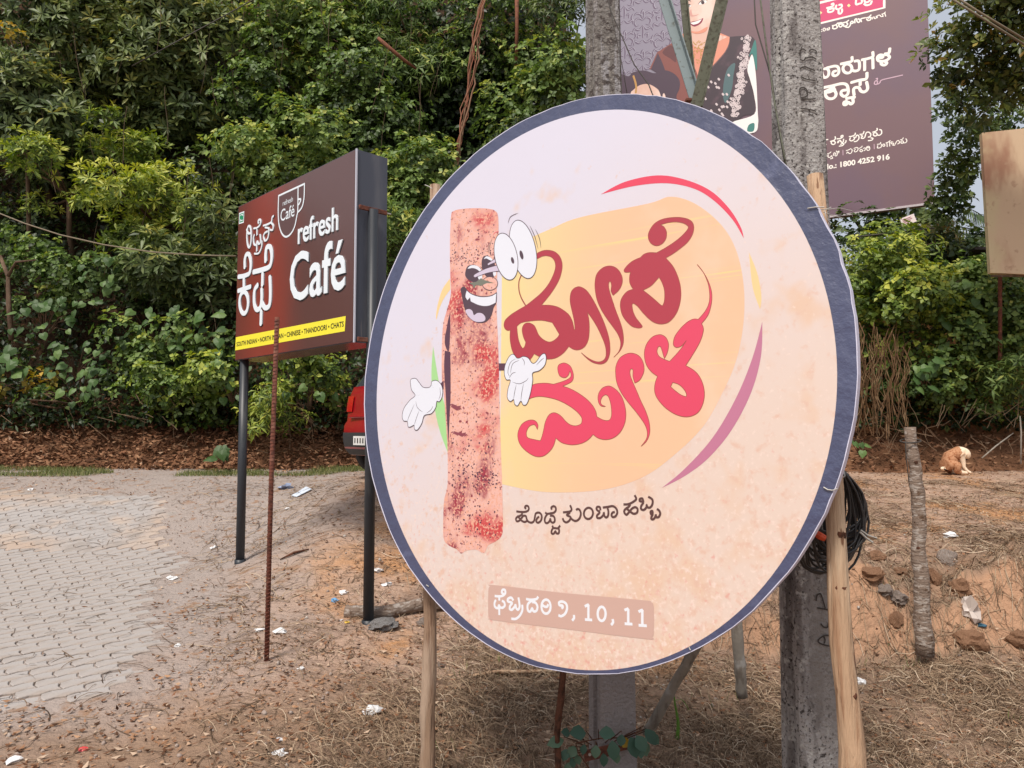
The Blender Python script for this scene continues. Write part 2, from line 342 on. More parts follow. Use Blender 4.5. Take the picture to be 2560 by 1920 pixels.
def crown(name, lobes, kind, m, dens, parent, tone0=.45, rng=None, sz=1.0, back=.35, extra=0):
    k, L, W, wide, lift, droop = KINDS[kind]; L *= sz; W *= sz; rng = rng or RNG; C = []; A_ = []; T = []
    for (x, y, z, rx, ry, rz) in lobes:
        n = max(6, int(dens*(rx*rz*2+ry*rx+ry*rz)*2.2)); d = norm(rng.normal(0, 1, (n*2, 3))); d = d[d[:, 1] < back][:n]; n = len(d)
        bump = 1+.30*np.sin(d[:, 0]*4+x*3)*np.sin(d[:, 2]*5+z*2)+.16*np.sin(d[:, 0]*11+z*7)*np.cos(d[:, 2]*9+x)
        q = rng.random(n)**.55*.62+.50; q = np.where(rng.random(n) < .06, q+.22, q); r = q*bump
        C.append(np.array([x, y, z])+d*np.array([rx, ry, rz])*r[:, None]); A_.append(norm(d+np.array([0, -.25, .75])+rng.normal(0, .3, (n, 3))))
        patch = rng.normal(0, .10); T.append(np.clip(tone0-.03+patch+(q-.85)*.95+.2*d[:, 2]+rng.normal(0, .09, n), 0, .97))  # young tips lighter; inner leaves toned dark for shade in the gaps
    C = np.concatenate(C); A_ = np.concatenate(A_); T = np.concatenate(T)
    b = rosettes(C, A_, k, L, W, T, lift, rng=rng)
    o = child(name, leaves(name, *b, m, wide=wide, droop=droop), parent); return o

def tree(name, label, cat, px, py, Y, rpx, rpz, kind, leaf, nl, dens=26, tone=.45, lean=(0, 0), seed=0, group=None, sz=1.0, trunk=True, spread=1.0, lobr=(.42, .62), base=None, basecut=None):
    """a tree or shrub whose crown fills an ellipse round the point seen at px,py at distance Y"""
    r = random.Random(seed*7+3); rng = np.random.default_rng(seed+100); c = at(px, py, Y); rx = rpx*Y/F; rz = rpz*Y/F
    lobes = []; nl = int(nl*1.35+.5); dens = dens*1.25
    for i in range(nl):
        for _ in range(20):
            a, b = r.uniform(-1, 1), r.uniform(-1, 1)
            if a*a+b*b < 1: break
        q = r.uniform(lobr[0]*.6, lobr[1]*1.08)*min(rx, rz, 1.6)*(1.15 if nl < 4 else 1)
        lobes.append((c.x+a*rx*.8, c.y+r.uniform(-.35, .5)*spread-(.35*b), c.z+b*rz*.8, q*r.uniform(1, 1.35), q*.8, q*r.uniform(.7, 1)))
    bx = base or (c.x+lean[0], c.y+.9+lean[1])
    tz = gz(bx[0], bx[1]) if bx[1] < 12 else None
    if tz is None:
        s_ = np.linspace(0, 14, 80); yy, zz = hill_pt(np.full(80, bx[0]), s_); j = int(np.argmin(np.abs(yy-bx[1]))); tz = float(zz[j])
        if tz > c.z-rz*.5: tz = max(1.0, c.z-rz-.3)
    root = empty(name, (bx[0], bx[1], tz), label, cat, group)
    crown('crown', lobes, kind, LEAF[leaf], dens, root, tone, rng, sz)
    if trunk:
        parts = []; rr = max(.035, .05*rx); mid = Vector((c.x*.6+bx[0]*.4, c.y*.4+bx[1]*.6, c.z-rz*.35))
        parts.append(tube([Vector((bx[0], bx[1], tz-.2)), Vector((bx[0], bx[1], tz)).lerp(mid, .5)+Vector((r.uniform(-.15, .15), 0, 0)), mid], [rr*1.5, rr*1.1, rr], 8, jit=.1, seed=seed))
        root_t = child('trunk', mesh('trunk', *join(parts), M_trunk, True), root); br = []
        for (x, y, z, a, b, d) in lobes[:9]:
            e = Vector((x, y+b*.2, z+d*.3)); br.append(tube([mid, mid.lerp(e, .5)+Vector((0, .1, r.uniform(-.1, .2))), e], [rr*.7, rr*.45, rr*.15], 5, jit=.1, seed=seed))
        child('limbs', mesh('limbs', *join(br), M_trunk, True), root)
    return root

T_ = tree
# upper left and centre of the hill
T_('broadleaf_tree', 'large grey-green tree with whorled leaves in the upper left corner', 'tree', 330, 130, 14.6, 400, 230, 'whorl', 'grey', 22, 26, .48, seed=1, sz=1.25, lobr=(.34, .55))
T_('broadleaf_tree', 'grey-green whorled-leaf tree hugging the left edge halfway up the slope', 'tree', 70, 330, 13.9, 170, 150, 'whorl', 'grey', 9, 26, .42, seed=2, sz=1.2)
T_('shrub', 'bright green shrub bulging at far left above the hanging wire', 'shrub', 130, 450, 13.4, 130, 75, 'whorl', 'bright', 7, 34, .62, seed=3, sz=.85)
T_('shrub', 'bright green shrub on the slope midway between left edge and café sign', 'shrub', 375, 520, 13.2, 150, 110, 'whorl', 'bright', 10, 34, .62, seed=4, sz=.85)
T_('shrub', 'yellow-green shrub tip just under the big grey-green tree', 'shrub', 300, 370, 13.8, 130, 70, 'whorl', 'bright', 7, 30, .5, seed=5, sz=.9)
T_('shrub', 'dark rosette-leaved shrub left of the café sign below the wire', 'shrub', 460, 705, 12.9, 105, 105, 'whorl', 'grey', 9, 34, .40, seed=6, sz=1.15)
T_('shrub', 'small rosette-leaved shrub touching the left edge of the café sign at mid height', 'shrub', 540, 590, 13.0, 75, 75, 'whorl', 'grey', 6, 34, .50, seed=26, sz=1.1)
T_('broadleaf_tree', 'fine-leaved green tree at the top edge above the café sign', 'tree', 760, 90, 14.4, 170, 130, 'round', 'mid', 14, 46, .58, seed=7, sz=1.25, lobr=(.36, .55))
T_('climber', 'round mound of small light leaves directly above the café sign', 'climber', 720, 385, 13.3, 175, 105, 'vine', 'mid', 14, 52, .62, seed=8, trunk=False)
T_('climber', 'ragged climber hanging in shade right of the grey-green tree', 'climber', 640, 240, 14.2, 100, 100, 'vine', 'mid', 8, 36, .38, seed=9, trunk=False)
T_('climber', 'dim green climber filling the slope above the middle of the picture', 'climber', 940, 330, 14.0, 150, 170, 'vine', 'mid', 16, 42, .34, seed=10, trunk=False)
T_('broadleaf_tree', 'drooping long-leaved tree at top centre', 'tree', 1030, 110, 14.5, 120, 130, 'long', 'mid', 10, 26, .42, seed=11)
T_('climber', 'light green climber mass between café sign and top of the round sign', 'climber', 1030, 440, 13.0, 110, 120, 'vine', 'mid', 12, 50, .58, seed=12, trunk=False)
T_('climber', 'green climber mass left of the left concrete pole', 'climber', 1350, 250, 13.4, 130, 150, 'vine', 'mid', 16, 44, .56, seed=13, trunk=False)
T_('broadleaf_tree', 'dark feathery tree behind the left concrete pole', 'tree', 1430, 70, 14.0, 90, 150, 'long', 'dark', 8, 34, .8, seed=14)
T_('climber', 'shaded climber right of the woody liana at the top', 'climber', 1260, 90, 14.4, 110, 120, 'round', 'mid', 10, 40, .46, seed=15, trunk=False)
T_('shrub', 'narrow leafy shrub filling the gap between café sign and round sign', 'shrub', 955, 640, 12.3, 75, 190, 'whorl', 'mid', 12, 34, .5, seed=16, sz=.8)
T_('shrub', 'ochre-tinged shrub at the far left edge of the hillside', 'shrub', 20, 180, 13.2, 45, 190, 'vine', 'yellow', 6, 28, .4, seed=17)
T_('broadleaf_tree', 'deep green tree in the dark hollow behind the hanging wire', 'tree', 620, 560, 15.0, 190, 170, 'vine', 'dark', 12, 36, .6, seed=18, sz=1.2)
T_('broadleaf_tree', 'tree with shade-coloured leaves in the hollow above the yellow-green shrub', 'tree', 560, 330, 15.6, 330, 180, 'vine', 'dark', 18, 30, .2, seed=19, sz=1.3)  # leaf tone lowered so the hollows look deep in shade
T_('broadleaf_tree', 'tree with shade-coloured leaves in the hollow over the centre of the slope', 'tree', 1180, 280, 15.6, 300, 260, 'vine', 'dark', 20, 30, .2, seed=20, sz=1.3)
T_('broadleaf_tree', 'tree with shade-coloured leaves behind the lower left slope', 'tree', 250, 700, 15.0, 380, 170, 'vine', 'dark', 18, 30, .2, seed=21, sz=1.3)
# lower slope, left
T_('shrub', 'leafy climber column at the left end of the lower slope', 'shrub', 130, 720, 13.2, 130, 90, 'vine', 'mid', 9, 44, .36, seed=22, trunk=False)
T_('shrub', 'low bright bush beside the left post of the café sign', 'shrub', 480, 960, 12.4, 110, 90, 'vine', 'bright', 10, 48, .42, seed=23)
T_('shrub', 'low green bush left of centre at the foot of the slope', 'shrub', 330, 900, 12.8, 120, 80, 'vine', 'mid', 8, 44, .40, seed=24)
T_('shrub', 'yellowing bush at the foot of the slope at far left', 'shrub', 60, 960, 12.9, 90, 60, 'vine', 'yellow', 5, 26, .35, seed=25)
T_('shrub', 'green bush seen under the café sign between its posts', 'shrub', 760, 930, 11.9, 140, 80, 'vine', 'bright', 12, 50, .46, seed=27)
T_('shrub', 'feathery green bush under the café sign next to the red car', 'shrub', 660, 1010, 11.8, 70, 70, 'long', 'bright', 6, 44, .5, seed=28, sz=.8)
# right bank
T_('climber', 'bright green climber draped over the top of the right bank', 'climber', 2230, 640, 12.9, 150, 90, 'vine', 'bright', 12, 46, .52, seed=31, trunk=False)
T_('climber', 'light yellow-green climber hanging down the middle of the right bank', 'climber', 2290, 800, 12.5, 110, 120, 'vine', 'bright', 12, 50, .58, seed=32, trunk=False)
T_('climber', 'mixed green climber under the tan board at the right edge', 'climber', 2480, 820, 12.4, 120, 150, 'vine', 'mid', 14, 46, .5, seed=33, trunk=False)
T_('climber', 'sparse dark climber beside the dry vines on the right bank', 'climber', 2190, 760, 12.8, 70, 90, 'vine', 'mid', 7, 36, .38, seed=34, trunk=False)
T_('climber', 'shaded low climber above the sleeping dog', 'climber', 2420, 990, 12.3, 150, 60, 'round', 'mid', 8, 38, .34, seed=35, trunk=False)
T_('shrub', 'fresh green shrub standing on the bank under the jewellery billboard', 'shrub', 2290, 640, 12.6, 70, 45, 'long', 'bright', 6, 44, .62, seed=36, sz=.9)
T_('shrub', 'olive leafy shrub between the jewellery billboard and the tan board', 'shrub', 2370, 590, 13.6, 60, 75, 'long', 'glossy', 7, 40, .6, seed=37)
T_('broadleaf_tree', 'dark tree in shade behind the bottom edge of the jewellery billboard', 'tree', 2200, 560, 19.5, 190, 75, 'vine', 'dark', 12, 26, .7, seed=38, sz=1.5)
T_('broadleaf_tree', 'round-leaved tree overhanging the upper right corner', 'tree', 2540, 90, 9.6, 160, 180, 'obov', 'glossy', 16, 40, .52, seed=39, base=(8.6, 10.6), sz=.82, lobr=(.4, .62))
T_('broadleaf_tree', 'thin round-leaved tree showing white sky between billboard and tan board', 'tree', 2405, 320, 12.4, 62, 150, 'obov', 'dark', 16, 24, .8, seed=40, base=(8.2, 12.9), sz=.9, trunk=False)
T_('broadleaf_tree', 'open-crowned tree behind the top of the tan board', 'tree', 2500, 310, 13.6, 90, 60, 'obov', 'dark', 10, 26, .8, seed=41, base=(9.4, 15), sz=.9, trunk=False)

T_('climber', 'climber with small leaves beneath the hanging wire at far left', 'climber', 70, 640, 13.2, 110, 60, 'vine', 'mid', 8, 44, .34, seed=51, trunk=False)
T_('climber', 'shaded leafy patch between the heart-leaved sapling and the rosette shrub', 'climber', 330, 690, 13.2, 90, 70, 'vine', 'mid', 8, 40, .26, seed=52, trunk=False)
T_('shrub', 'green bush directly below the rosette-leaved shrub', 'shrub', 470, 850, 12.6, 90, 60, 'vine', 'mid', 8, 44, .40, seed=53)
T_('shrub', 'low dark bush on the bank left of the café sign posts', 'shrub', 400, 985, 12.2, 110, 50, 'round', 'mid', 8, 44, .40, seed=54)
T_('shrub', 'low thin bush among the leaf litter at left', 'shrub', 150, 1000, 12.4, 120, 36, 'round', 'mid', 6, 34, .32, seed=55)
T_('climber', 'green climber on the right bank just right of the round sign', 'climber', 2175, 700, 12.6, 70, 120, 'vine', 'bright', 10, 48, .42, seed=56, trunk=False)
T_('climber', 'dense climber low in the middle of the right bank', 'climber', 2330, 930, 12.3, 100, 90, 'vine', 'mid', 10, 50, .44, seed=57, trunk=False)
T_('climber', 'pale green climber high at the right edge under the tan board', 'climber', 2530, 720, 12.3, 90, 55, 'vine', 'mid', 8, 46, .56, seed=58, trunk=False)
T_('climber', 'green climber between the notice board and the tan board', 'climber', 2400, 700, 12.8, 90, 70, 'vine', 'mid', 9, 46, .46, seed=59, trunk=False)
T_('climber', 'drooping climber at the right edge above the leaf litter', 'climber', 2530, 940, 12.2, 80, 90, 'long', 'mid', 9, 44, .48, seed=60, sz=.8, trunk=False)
T_('broadleaf_tree', 'tree with shade-coloured leaves filling the shade above the right bank', 'tree', 2300, 800, 14.6, 260, 240, 'vine', 'dark', 16, 26, .4, seed=61, sz=1.3)
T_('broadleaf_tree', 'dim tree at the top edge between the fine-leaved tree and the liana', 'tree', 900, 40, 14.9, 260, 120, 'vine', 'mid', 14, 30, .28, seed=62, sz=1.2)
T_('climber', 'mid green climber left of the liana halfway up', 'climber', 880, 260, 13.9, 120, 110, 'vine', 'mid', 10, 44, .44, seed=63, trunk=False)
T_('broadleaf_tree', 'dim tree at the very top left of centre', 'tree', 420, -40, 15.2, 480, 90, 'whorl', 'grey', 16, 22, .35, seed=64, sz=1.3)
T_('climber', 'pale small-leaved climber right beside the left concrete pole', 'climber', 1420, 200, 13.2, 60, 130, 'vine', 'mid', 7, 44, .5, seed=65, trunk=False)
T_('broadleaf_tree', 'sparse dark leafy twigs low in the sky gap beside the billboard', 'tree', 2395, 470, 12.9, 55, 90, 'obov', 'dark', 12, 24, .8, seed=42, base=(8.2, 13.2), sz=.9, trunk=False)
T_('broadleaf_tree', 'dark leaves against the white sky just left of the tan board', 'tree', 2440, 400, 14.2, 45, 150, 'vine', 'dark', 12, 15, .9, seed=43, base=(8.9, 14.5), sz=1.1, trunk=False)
# heart-leaved plants whose single leaves can be told apart
HL = None
def heart_mesh():
    pts = [(0, 0), (-.30, -.12), (-.48, .12), (-.42, .45), (-.2, .75), (0, 1), (.2, .75), (.42, .45), (.48, .12), (.30, -.12)]
    V = [(x, y, -.16*abs(x)*abs(x)*2-.12*y*y) for x, y in pts]+[(0, .4, .05)]; n = len(pts)
    return mesh('leaf', V, [(i, (i+1) % n, n) for i in range(n)], LEAF['heart'])
def tone_mesh(me, t, m):
    me2 = me.copy(); a = me2.attributes.new('tone', 'FLOAT', 'POINT'); a.data.foreach_set('value', [t]*len(me2.vertices)); me2.materials.clear(); me2.materials.append(m); return me2
HB = heart_mesh(); HM = [tone_mesh(HB, t, LEAF['heart']) for t in (.2, .45, .7, .95)]
def orient(o, p, d, nrm, s):
    d = d.normalized(); x = d.cross(nrm).normalized(); z = x.cross(d); Mx = Matrix((x, d, z)).transposed().to_4x4()
    Mx = Matrix.Translation(p) @ Mx @ Matrix.Scale(s, 4); o.matrix_basis = Mx
def heartplant(px, py, Y, rx, rz, n, label, seed, s=.145, tone=None):
    r = random.Random(seed); c = at(px, py, Y); b = at(px, py+rz*1.2, Y+.5); root = empty('heart_leaf_plant', b, label, 'plant'); st = []
    for i in range(n):
        a = r.uniform(-1, 1); q = r.uniform(-1, 1); p = c+Vector((a*rx*Y/F, r.uniform(-.2, .2), q*rz*Y/F)); o = bpy.data.objects.new('leaf', HM[tone if tone is not None else r.choice([0, 0, 1, 1, 2, 3])]); lnk(o, root)
        d = Vector((r.uniform(-.8, .8), -.35, -1+r.uniform(-.2, .9))); nr = Vector((r.uniform(-.7, .7), -1, .8+r.uniform(-.6, .6)))
        orient(o, p-b, d, nr, s*r.uniform(.7, 1.2)); st.append(tube([b, b.lerp(p, .5)+Vector((0, 0, .12)), p], [.010, .006, .003], 4))
    child('stem', mesh('stem', *join(st), M_trunk), root)
heartplant(245, 700, 12.6, 45, 62, 24, 'heart-leaved sapling in front of the dark hollow at left', 1)
heartplant(110, 790, 12.5, 70, 48, 26, 'heart-leaved sapling near the left edge above the ochre leaves', 2)
heartplant(385, 820, 12.3, 70, 60, 26, 'heart-leaved vine midway between left edge and café sign', 3)
heartplant(20, 885, 12.4, 40, 50, 16, 'heart-leaved plant cut off by the left edge', 4, .19)
heartplant(190, 890, 12.3, 75, 45, 22, 'heart-leaved plant low on the slope beneath the sapling', 5)
heartplant(200, 960, 12.1, 55, 48, 18, 'heart-leaved plant nearest the leaf litter at left', 6)
heartplant(520, 830, 12.2, 50, 55, 16, 'heart-leaved plant left of the café sign bottom corner', 7, .2)
heartplant(580, 950, 11.9, 45, 50, 12, 'heart-leaved plant behind the left post of the café sign', 8)
heartplant(775, 960, 11.6, 60, 25, 7, 'few heart leaves between rusty rod and red car', 9)
heartplant(2310, 930, 11.9, 40, 40, 14, 'heart-leaved cluster at the foot of the right bank', 10, .16)
heartplant(2420, 780, 12.0, 60, 40, 13, 'large-leaved plant on the right bank below the tan board', 11, .2)
heartplant(2320, 700, 12.3, 110, 25, 12, 'broad pale leaves along the top of the right bank', 12, .2)
heartplant(2150, 1110, 10.6, 30, 25, 8, 'small leafy sprout beside the round sign at the foot of the right bank', 13, .1)
heartplant(560, 1135, 11.4, 14, 22, 5, 'dark green sprout on the leaf litter beside the left café post', 14, .2, 0)

# undergrowth on the hill face (nobody could count it)
n = 60000; ux = RNG.uniform(-16, 13, n); us = 1.0+9*RNG.random(n)**1.5; uy, uz = hill_pt(ux, us); P = np.stack([ux, uy-RNG.uniform(.05, .5, n), uz+RNG.uniform(0, .2, n)], 1)
d = norm(RNG.normal(0, 1, (n, 3))+np.array([0, -.6, -.4])); nn = norm(RNG.normal(0, .5, (n, 3))+np.array([0, -.6, .9]))
uo = bpy.data.objects.new('undergrowth', leaves('undergrowth', P, d, nn, RNG.uniform(.07, .15, n), RNG.uniform(.04, .09, n), RNG.random(n)**2*.8, LEAF['dark'])); lnk(uo)
tag(uo, 'dark leafy undergrowth covering the steep hill face', 'undergrowth', kind='stuff')

# bushes carrying the wall of foliage on where the signs or the picture's edge hide it
r = random.Random(77); lob = []
for (x0, x1, z0, z1, n_) in ((-17, -9.9, 1.8, 9, 46), (1.2, 5.2, 1.9, 4.2, 22), (9.2, 13, 1.8, 4.6, 14)):
    for i in range(n_):
        x = r.uniform(x0, x1); z = r.uniform(z0, z1); y = 12.3+.78+max(0, (z-1.55))*.38-.2; q = r.uniform(.5, 1.0); lob.append((x, y, z, q*1.2, q*.7, q*.85))
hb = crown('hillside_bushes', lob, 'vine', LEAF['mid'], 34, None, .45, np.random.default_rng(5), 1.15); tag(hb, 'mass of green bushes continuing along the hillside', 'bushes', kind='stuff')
# leaf litter on bank and ground
def scatter_leaves(name, n, fn, m, L, tonef, lift=.35, label='', cat='leaf litter'):
    x, y, z, T = fn(n); n = len(x); d = norm(np.stack([RNG.normal(0, 1, n), RNG.normal(0, 1, n), RNG.normal(0, lift, n)], 1)); nn = norm(np.stack([RNG.normal(0, .45, n), RNG.normal(0, .45, n)-.1, np.ones(n)], 1))
    o = bpy.data.objects.new(name, leaves(name, np.stack([x, y, z], 1), d, nn, RNG.uniform(L[0], L[1], n), RNG.uniform(L[0], L[1], n)*.5, tonef(n) if T is None else T, m, droop=-.12, fold=-.5)); lnk(o); return tag(o, label, cat, kind='stuff')
def f_bank(n):
    x = RNG.uniform(-10, 8.5, n); s = RNG.uniform(-.2, 1.55, n)**1.0; y, z = hill_pt(x, s); k = (x < 2) | (RNG.random(n) < .35); x, y, z = x[k], y[k], z[k]; n = len(x); return x, y-.06-RNG.uniform(0, .12, n), z+RNG.uniform(.02, .12, n), None
scatter_leaves('bank_leaf_litter', 15000, f_bank, LEAF['dead'], (.06, .14), lambda n: RNG.beta(2, 2.4, n)*.95, label='brown dead leaves covering the foot of the hillside', cat='leaf litter')
def f_gr(n):
    y = 3.0+RNG.random(n)**1.3*9.2; x = RNG.uniform(-.72, .72, n)*y; p = pav_edge(x, y); k = (p < -.02) | (RNG.random(n) < .05); k &= (fbm(x*.8+5, y*.8, 3)+RNG.random(n)*.9 > .35) | (x > -1.5)
    x, y = x[k], y[k]; return x, y, ground(x, y)+RNG.uniform(.002, .02, len(x)), None
scatter_leaves('ground_leaf_litter', 24000, f_gr, LEAF['dead'], (.012, .055), lambda n: RNG.beta(1.1, .9, n), .15, 'small dead leaves and chips strewn over the bare earth')

def blades(name, x, y, L, W, hh, tone, m, stand=0.0, seg=4):
    n = len(x); z = ground(x, y); a = RNG.uniform(0, 6.28, n); curl = RNG.normal(0, 1.3, n); pts = []; cx, cy = x.copy(), y.copy(); px_, py_ = np.cos(a), np.sin(a)
    for k in range(seg+1):
        t = k/seg; ang = a+curl*t; up = stand*t*L+hh*np.sin(np.pi*t)+.004
        zz = ground(cx, cy) if stand == 0 else z; wd = W*(1-.75*t); sx, sy = -np.sin(ang), np.cos(ang)
        pts.append(np.stack([cx+sx*wd/2, cy+sy*wd/2, zz+up], 1)); pts.append(np.stack([cx-sx*wd/2, cy-sy*wd/2, zz+up+W*.4], 1))
        st = L/seg*(1 if stand == 0 else max(.25, 1-stand)); cx = cx+np.cos(ang)*st; cy = cy+np.sin(ang)*st
    P = np.stack(pts, 1); K = 2*(seg+1); i = np.arange(n)[:, None]*K; q = np.concatenate([i+[2*k, 2*k+1, 2*k+3, 2*k+2] for k in range(seg)], 1).reshape(-1, 4)
    return npmesh(name, P.reshape(-1, 3), q, m, np.repeat(np.clip(tone, 0, 1), K))
def straw_pts(n):
    y = 2.6+RNG.random(n)**1.2*8.4; x = RNG.uniform(-.40, .74, n)*y
    dens = np.clip((x-(-1.5+.30*(y-3.6)))/.9, 0, 1)*np.clip((8.8-y)/3.0, .30, 1)
    dens = np.maximum(dens, .10)*np.where((x > 1) & (y > 5.9) & (y < 7.1), .62, 1); dens = dens*np.clip(.25+1.5*np.clip(fbm(x*1.5, y*1.5+8, 3)+.4, 0, 1), 0, 1); k = RNG.random(n) < dens; return x[k], y[k]
x, y = straw_pts(120000); n = len(x); L = RNG.uniform(.07, .30, n)*np.clip(y/6, .75, 1.2)
st = bpy.data.objects.new('dry_straw', blades('dry_straw', x, y, L, RNG.uniform(.0028, .0065, n)*np.clip(y/5, .8, 1.5), RNG.uniform(0, .055, n)*np.clip(1.2-y*.06, .4, 1), RNG.beta(2, 1.8, n), LEAF['straw'])); lnk(st)
tag(st, 'matted dry grass and straw lying over the roadside earth', 'straw', kind='stuff')
# thin twigs scattered over the bare side
n = 1500; y = 3.2+RNG.random(n)*8; x = RNG.uniform(-.7, -.05, n)*y; tw = bpy.data.objects.new('twigs', blades('twigs', x, y, RNG.uniform(.05, .3, n), RNG.uniform(.003, .007, n), RNG.uniform(0, .02, n), RNG.random(n)*.45, LEAF['straw'])); lnk(tw); tag(tw, 'thin twigs scattered over the bare earth', 'twigs', kind='stuff')
n = 22000; y = RNG.uniform(11.0, 12.2, n); x = RNG.uniform(-8.5, -.5, n); k = fbm(x*.9, y*2, 3) > -.25; x, y = x[k], y[k]; n = len(x)
gr = bpy.data.objects.new('grass_strip', blades('grass_strip', x, y, RNG.uniform(.03, .11, n), np.full(n, .008), np.zeros(n), RNG.random(n), LEAF['grass'], .65, 2)); lnk(gr); tag(gr, 'strip of short grass at the foot of the bank', 'grass', kind='stuff')
n = 1300; y = RNG.uniform(3.2, 6.5, n); x = RNG.uniform(-.1, .7, n)*y; k = fbm(x*1.7+40, y*1.7, 3) > .22; x, y = x[k], y[k]; n = len(x)
gr = bpy.data.objects.new('green_tufts', blades('green_tufts', x, y, RNG.uniform(.05, .12, n), np.full(n, .006), np.zeros(n), RNG.random(n)*.7, LEAF['grass'], .7, 2)); lnk(gr); tag(gr, 'few green grass tufts among the straw', 'grass', kind='stuff')
# pebbles
ico = bmesh.new(); bmesh.ops.create_icosphere(ico, subdivisions=1, radius=1); IV = np.array([v.co[:] for v in ico.verts]); IF = np.array([[v.index for v in f.verts] for f in ico.faces]); ico.free()
n = 2600; y = 3.0+RNG.random(n)**1.2*8; x = RNG.uniform(-.7, .7, n)*y; k = pav_edge(x, y) < .05; x, y = x[k], y[k]; n = len(x); s = .004+.014*RNG.random(n)**3
P = IV[None]*(s[:, None, None]*RNG.uniform(.6, 1.2, (n, 1, 3)))*RNG.uniform(.8, 1.15, (n, len(IV), 1))+np.stack([x, y, ground(x, y)+s*.3], 1)[:, None]
pb = bpy.data.objects.new('pebbles', npmesh('pebbles', P.reshape(-1, 3), (IF[None]+np.arange(n)[:, None, None]*len(IV)).reshape(-1, 3), M_rock)); lnk(pb); tag(pb, 'small stones and clods on the earth', 'pebbles', kind='stuff')
#PART2
# ---------------- flat art on sign planes ----------------
class Plane:
    def __init__(s, O, U, V, parent): s.O = Vector(O); s.U = Vector(U).normalized(); s.V = Vector(V).normalized(); s.N = s.U.cross(s.V).normalized(); s.parent = parent; s.hk = 1.0
    def uv(s, px, py):
        d = raydir(px, py); o = Vector((0, 0, CAMZ)); t = (s.O-o).dot(s.N)/d.dot(s.N); p = o+d*t-s.O; return (p.dot(s.U), p.dot(s.V))
    def pt(s, u, v, h=0): return s.O+s.U*u+s.V*v+s.N*(h*s.hk if h > 0 else h)
    def add(s, name, V, Fc, m, parent=None): return child(name, mesh(name, V, Fc, m), parent or s.parent)
    def view(s, ox, oy, k): return lambda p: s.uv(ox+p[0]/k, oy+p[1]/k)
def shape(pl, f, outer, holes=(), h=.001, smooth=6, thick=0):
    """filled outline (with holes) on the plane, as vertices and faces"""
    loops = [[f(q) for q in (crom(L_, smooth) if smooth else [p[:2] for p in L_])] for L_ in [outer, *holes]]
    tri = tessellate_polygon([[Vector((u, v, 0)) for u, v in l] for l in loops]); flatv = [q for l in loops for q in l]
    V = [pl.pt(u, v, h) for u, v in flatv]; Fc = []
    for a, b, c in tri:
        A_, B_, C_ = V[a], V[b], V[c]
        Fc.append((a, b, c) if (B_-A_).cross(C_-A_).dot(pl.N) > 0 else (a, c, b))
    if thick:
        n = len(V); V += [pl.pt(u, v, h-thick) for u, v in flatv]; o = 0
        for l in loops:
            k = len(l); Fc += [(o+i, o+(i+1) % k, n+o+(i+1) % k, n+o+i) for i in range(k)]; o += k
    return V, Fc
def stroke(pl, f, P, wd, h=.001, smooth=5, taper=0, dz=.0002, thick=0, closed=False):
    """brush stroke of width wd metres along P"""
    if closed: P = list(P)+[P[0]]
    Q = [Vector(f(q)) for q in (crom(P, smooth, False) if smooth and len(P) > 2 else [p[:2] for p in P])]
    Q = [q for i, q in enumerate(Q) if i == 0 or (q-Q[i-1]).length > 1e-5]; n = len(Q); V = []; Fc = []; Wd = []
    for i in range(n):
        t = (Q[min(i+1, n-1)]-Q[max(i-1, 0)]).normalized(); nn = Vector((-t.y, t.x)); s_ = i/max(1, n-1)
        w_ = wd/2*(1 if not taper else (max(.06, 1-s_**1.5) if taper == 1 else max(.08, math.sin(math.pi*min(1, max(0, s_)))**.7)))
        if not taper: Q_i = Q[i]-t*(wd*.18 if i == 0 and not closed else 0)+t*(wd*.18 if i == n-1 and not closed else 0)
        else: Q_i = Q[i]
        hh = h+dz*s_; V += [pl.pt(*(Q_i+nn*w_), hh), pl.pt(*(Q_i-nn*w_), hh)]
    for i in range(n-1): Fc.append((2*i+1, 2*i+3, 2*i+2, 2*i))
    if not taper and wd > .012:
        for i, sg in ((0, -1), (n-1, 1)):      # round ends
            t = (Q[min(i+1, n-1)]-Q[max(i-1, 0)]).normalized(); nn = Vector((-t.y, t.x)); o = len(V); hh = h+dz*(1.05 if i else -.05)
            for k in range(7):
                a = math.pi*k/6; V.append(pl.pt(*(Q[i]+t*sg*wd*.18+nn*math.cos(a)*wd/2+t*sg*math.sin(a)*wd*.34), hh))
            Fc.append(tuple(range(o, o+7)) if i == 0 else tuple(range(o+6, o-1, -1)))
    if thick:
        k = len(V); m = 2*n
        V += [v-pl.N*thick for v in V[:m]]
        for i in range(n-1): Fc += [(2*i, 2*i+2, k+2*i+2, k+2*i), (2*i+1, k+2*i+1, k+2*i+3, 2*i+3)]
    return V, Fc
def ell(cx, cy, rx, ry, rot=0, n=20):
    c, s_ = math.cos(rot), math.sin(rot); return [(cx+rx*math.cos(a)*c-ry*math.sin(a)*s_, cy+rx*math.cos(a)*s_+ry*math.sin(a)*c) for a in [2*math.pi*i/n for i in range(n)]]
_tc = {}
def text_geo(body, weight=0.0, space=1.0):
    key = (body, weight, space)
    if key not in _tc:
        c = bpy.data.curves.new('t', 'FONT'); c.body = body; c.size = 1; c.offset = weight; c.resolution_u = 3; c.space_character = space
        o = bpy.data.objects.new('t', c); COL.objects.link(o); dg = bpy.context.evaluated_depsgraph_get(); me = bpy.data.meshes.new_from_object(o.evaluated_get(dg))
        V = [(v.co.x, v.co.y) for v in me.vertices]; Fc = [tuple(p.vertices) for p in me.polygons]; bpy.data.objects.remove(o); bpy.data.curves.remove(c); bpy.data.meshes.remove(me); _tc[key] = (V, Fc)
    return _tc[key]
